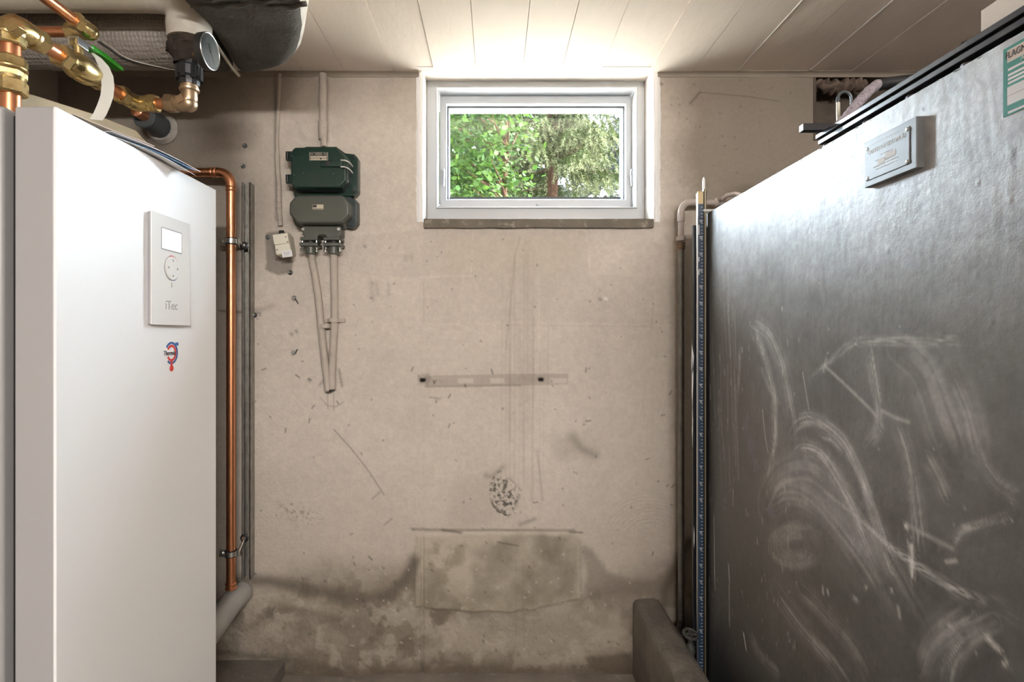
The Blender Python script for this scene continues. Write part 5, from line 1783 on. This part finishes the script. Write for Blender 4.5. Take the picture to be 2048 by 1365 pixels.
MB().cyl((sx_ + .04, YPI, zt_), (sx_ + .165, YPI, zt_), .0098).build('top_pipe', painted_steel, stp)
MB().lathe((sx_ + .115, YPI, zt_), (1, 0, 0), [(0, .012), (.003, .0145), (.006, .0145), (.008, .0115), (.030, .0115)], 20).build('pipe_coupler', painted_steel, stp)
MB().tube([(sx_ + .16, YPI, zt_), (sx_ + .175, YPI - .008, zt_ - .001), (sx_ + .182, YPI - .03, zt_ - .004), (sx_ + .184, YPI - .17, zt_ - .012)], .0098, 16).build('tank_inlet', painted_steel, stp)
MB().tube([(sx_ + .130, YPI - .03, zt_ + .004), (sx_ + .136, YPI - .05, zt_ + .012), (sx_ + .152, YPI - .08, zt_ + .010), (sx_ + .170, YPI - .12, zt_ - .01)], .0075, 14).build('vent_branch', painted_steel, stp)
vl = root('hand_valve', W(1381, 1290, 1.69), 'small dark hand-wheel valve low beside the tank corner', 'valve')
vc = W(1381, 1269, 1.69)
wheel = MB().torus(vc, (.1, -.3, 1), .0195, .0045, 30, 10).build('hand_wheel', valve_iron, vl)
for k in range(4):
    a_, u_, v_ = basis((.1, -.3, 1))
    d = u_ * math.cos(k * math.pi / 2) + v_ * math.sin(k * math.pi / 2)
    MB().tube([vc, vc + d * .019], .0032, 8).build('wheel_spoke', valve_iron, wheel)
MB().lathe(vc + Vector((0, 0, .004)), (0, 0, -1), [(0, .008), (.01, .007), (.03, .006), (.04, .013), (.06, .014), (.065, .010), (.1, .010)], 16).build('valve_body', valve_iron, vl)
MB().tube([vc - Vector((0, 0, .085)), vc + Vector((.003, .03, -.088)), Vector((sx_ - .03, YPI - .06, vc.z - .09)), Vector((sx_, YPI, vc.z - .092))], .009, 12).build('valve_spigot', valve_iron, vl)

# ------------------------------------------------------------------ garden outside the window
ZG = HC + .33
gd = MB().box((-14, 2.42, ZG - .3), (14, 26, ZG)).build('ground', gravel)
tag(gd, 'pale gravel ground outside the window', 'ground', kind='structure')


def foliage(name, parent, verts, faces, tints, material, at):
    """Joined leaves or needles (nobody could count them)."""
    me = bpy.data.meshes.new(name)
    v = verts.reshape(-1, 3) - np.array(at)
    me.vertices.add(len(v))
    me.vertices.foreach_set('co', v.astype(np.float32).ravel())
    me.loops.add(faces.size)
    me.loops.foreach_set('vertex_index', faces.astype(np.int32).ravel())
    me.polygons.add(len(faces))
    k = faces.shape[1]
    me.polygons.foreach_set('loop_start', np.arange(0, faces.size, k, dtype=np.int32))
    me.update(calc_edges=True)
    ca = me.color_attributes.new('tint', 'FLOAT_COLOR', 'POINT')
    ca.data.foreach_set('color', np.hstack([tints * .33, np.ones((len(v), 1))]).astype(np.float32).ravel())
    me.materials.append(material)
    o = place(name, me, at, parent)
    o['kind'] = 'stuff'
    return o


def unit(a):
    return a / (np.linalg.norm(a, axis=-1, keepdims=True) + 1e-9)


def leaves(rs, centres, size, tintA, tintB, droop=.3):
    """Diamond leaves with a folded midrib."""
    n = len(centres)
    d = unit(np.stack([rs.normal(0, 1, n), rs.normal(-.2, .8, n), rs.normal(-droop, .5, n)], 1))
    nn = unit(np.stack([rs.normal(.5, .5, n), rs.normal(-.5, .5, n), rs.normal(.8, .4, n)], 1))
    s = unit(np.cross(d, nn))
    up_ = np.cross(s, d)
    L = (size * rs.uniform(.6, 1.25, n))[:, None]
    w = L * .28
    a, t = centres, centres + d * L
    m1, m2 = centres + d * L * .5 - up_ * w * .25, centres + d * L * .72 - up_ * w * .3
    V = np.stack([a, centres + d * L * .42 + s * w, m2 + s * w * .75, t, m2 - s * w * .75, centres + d * L * .42 - s * w, m1], 1)
    Fq = np.array([[0, 1, 6], [1, 2, 6], [2, 3, 6], [3, 4, 6], [4, 5, 6], [5, 0, 6]])
    faces = (np.arange(n)[:, None, None] * 7 + Fq[None]).reshape(-1, 3)
    k = rs.rand(n)[:, None, None]
    tint = np.array(tintA)[None, None] * (1 - k) + np.array(tintB)[None, None] * k
    tint = tint * rs.uniform(.7, 1.25, n)[:, None, None]
    return V.reshape(-1, 3), faces, np.repeat(tint, 7, 1).reshape(-1, 3)


def leafy_tree(label, at, height, crown, n, size, ta, tb, seed, trunk_r=.03, lean=.05):
    rs = np.random.RandomState(seed)
    t = root('leafy_tree', at, label, 'tree', 'trees outside the window')
    at = np.array(at)
    top = at + np.array([lean, .05, height])
    pts = [tuple(at + (top - at) * k + np.array([.02 * math.sin(5 * k + seed), 0, 0])) for k in np.linspace(0, 1, 12)]
    MB().tube(pts, list(np.linspace(trunk_r, trunk_r * .45, 12)), 10).build('trunk', bark, t)
    C = []
    cx, cz, rx, ry, rz = crown
    for b_ in range(n // 40):
        u = rs.normal(0, 1, 3)
        u /= np.linalg.norm(u)
        r = rs.uniform(.15, 1) ** .45
        cc = at + np.array([cx + u[0] * rx * r, u[1] * ry * r, cz + u[2] * rz * r])
        C.append(cc + rs.normal(0, 1, (40, 3)) * np.array([.10, .09, .04]))
        if b_ % 6 == 0:
            k = np.clip((cc[2] - at[2]) / height * .8, .15, .95)
            st = at + (top - at) * k
            MB().tube([tuple(st), tuple((st + cc) / 2 + np.array([0, 0, .03])), tuple(cc)], [.010, .007, .003], 6).build('branch', bark, t)
    v, f, c = leaves(rs, np.concatenate(C), size, ta, tb)
    foliage('foliage', t, v, f, c, leaf_mat, tuple(at + np.array([0, 0, height / 2])))
    return t


def spruce(label, at, height, r0, seed, dens, ta, tb, tip, zmin=0.3, zmax=None, nl=.038):
    rs = np.random.RandomState(seed)
    t = root('spruce_tree', at, label, 'tree', 'trees outside the window')
    at = np.array(at, float)
    MB().tube([tuple(at + np.array([.015 * math.sin(k * 3), 0, k * height])) for k in np.linspace(0, 1, 10)], list(np.linspace(.10, .015, 10)), 10).build('trunk', bark, t)
    V, FA, T = [], [], []
    zmax = zmax or height * .95
    nb = dens
    for b_ in range(nb):
        z = rs.uniform(zmin, zmax)
        a = rs.uniform(0, 2 * math.pi)
        L = r0 * (1 - z / height) * rs.uniform(.7, 1.1)
        d = np.array([math.cos(a), math.sin(a), 0])
        side = np.array([-d[1], d[0], 0])
        # bough curve: out, sagging, lifting again at the tip
        S_ = np.linspace(.12, 1, 9)
        bough = [at + d * L * s + np.array([0, 0, z - .42 * L * s + .20 * L * s * s]) for s in S_]
        if b_ % 4 == 0:
            MB().tube([tuple(p) for p in bough[::2]], [.012, .009, .007, .005, .003], 5).build('bough', bark, t)
        for i, p in enumerate(bough):
            for sgn in (-1, 1, 0):
                ln = .36 * (1 - .5 * S_[i]) * rs.uniform(.6, 1.2)
                if sgn == 0:
                    ln *= .8
                dd = unit(d * .75 + side * sgn * rs.uniform(.5, 1.0) + np.array([0, 0, rs.uniform(-1.6, -.5)]))
                m = 15
                s = np.linspace(.05, 1, m)
                ax = p + dd * ln * s[:, None] + np.array([0, 0, -1]) * (ln * .35 * s ** 2)[:, None]
                # needles around the twig, four blades at each station
                for q in range(4):
                    rr = unit(rs.normal(0, 1, (m, 3)))
                    nd = unit(rr - dd * (rr @ dd)[:, None] + dd * .75)
                    wv = unit(np.cross(nd, rs.normal(0, 1, (m, 3)))) * .0045
                    Ln = nl * rs.uniform(.75, 1.2, m)[:, None]
                    V.append(np.stack([ax - wv, ax + wv, ax + nd * Ln], 1).reshape(-1, 3))
                    k = rs.rand(m)[:, None]
                    c = np.array(ta) * (1 - k) + np.array(tb) * k
                    c = c * (1 - (s[:, None] > .72) * .6) + np.array(tip) * (s[:, None] > .72) * .6
                    T.append(np.repeat(c[:, None], 3, 1).reshape(-1, 3))
    V, T = np.concatenate(V), np.concatenate(T)
    foliage('needles', t, V, np.arange(len(V)).reshape(-1, 3), T, needle_mat, tuple(at + np.array([0, 0, height / 2])))
    return t


leafy_tree('young leafy tree with reddish trunk nearest the window at left', (.08, 4.7, ZG), 2.6, (-.30, 1.35, .45, .55, .85), 5600, .062, (.018, .050, .006), (.040, .080, .009), 3)
leafy_tree('bushy leafy tree at the left edge of the window view', (-.75, 6.0, ZG), 3.0, (.15, 1.7, .75, .6, 1.0), 5200, .075, (.014, .042, .010), (.032, .066, .010), 5)
spruce('green drooping spruce in the middle of the window view', (.62, 6.4, ZG), 5.2, 1.3, 11, 100, (.022, .036, .007), (.038, .056, .008), (.17, .18, .09), .7, 2.6)
spruce('pale grey-green spruce at the right of the window view', (1.85, 7.8, ZG), 6.5, 1.6, 12, 90, (.030, .042, .034), (.052, .064, .052), (.20, .21, .19), .9, 3.2, .05)
leafy_tree('dense tree far behind at the left of the window view', (-1.0, 11.0, ZG), 6.0, (.3, 3.1, 1.6, .8, 1.6), 5200, .22, (.012, .030, .014), (.026, .048, .020), 7, .08)
leafy_tree('dense tree far behind the two spruces', (1.6, 11.5, ZG), 6.5, (.2, 3.2, 1.9, .8, 1.7), 5200, .22, (.016, .030, .018), (.030, .048, .028), 8, .08)
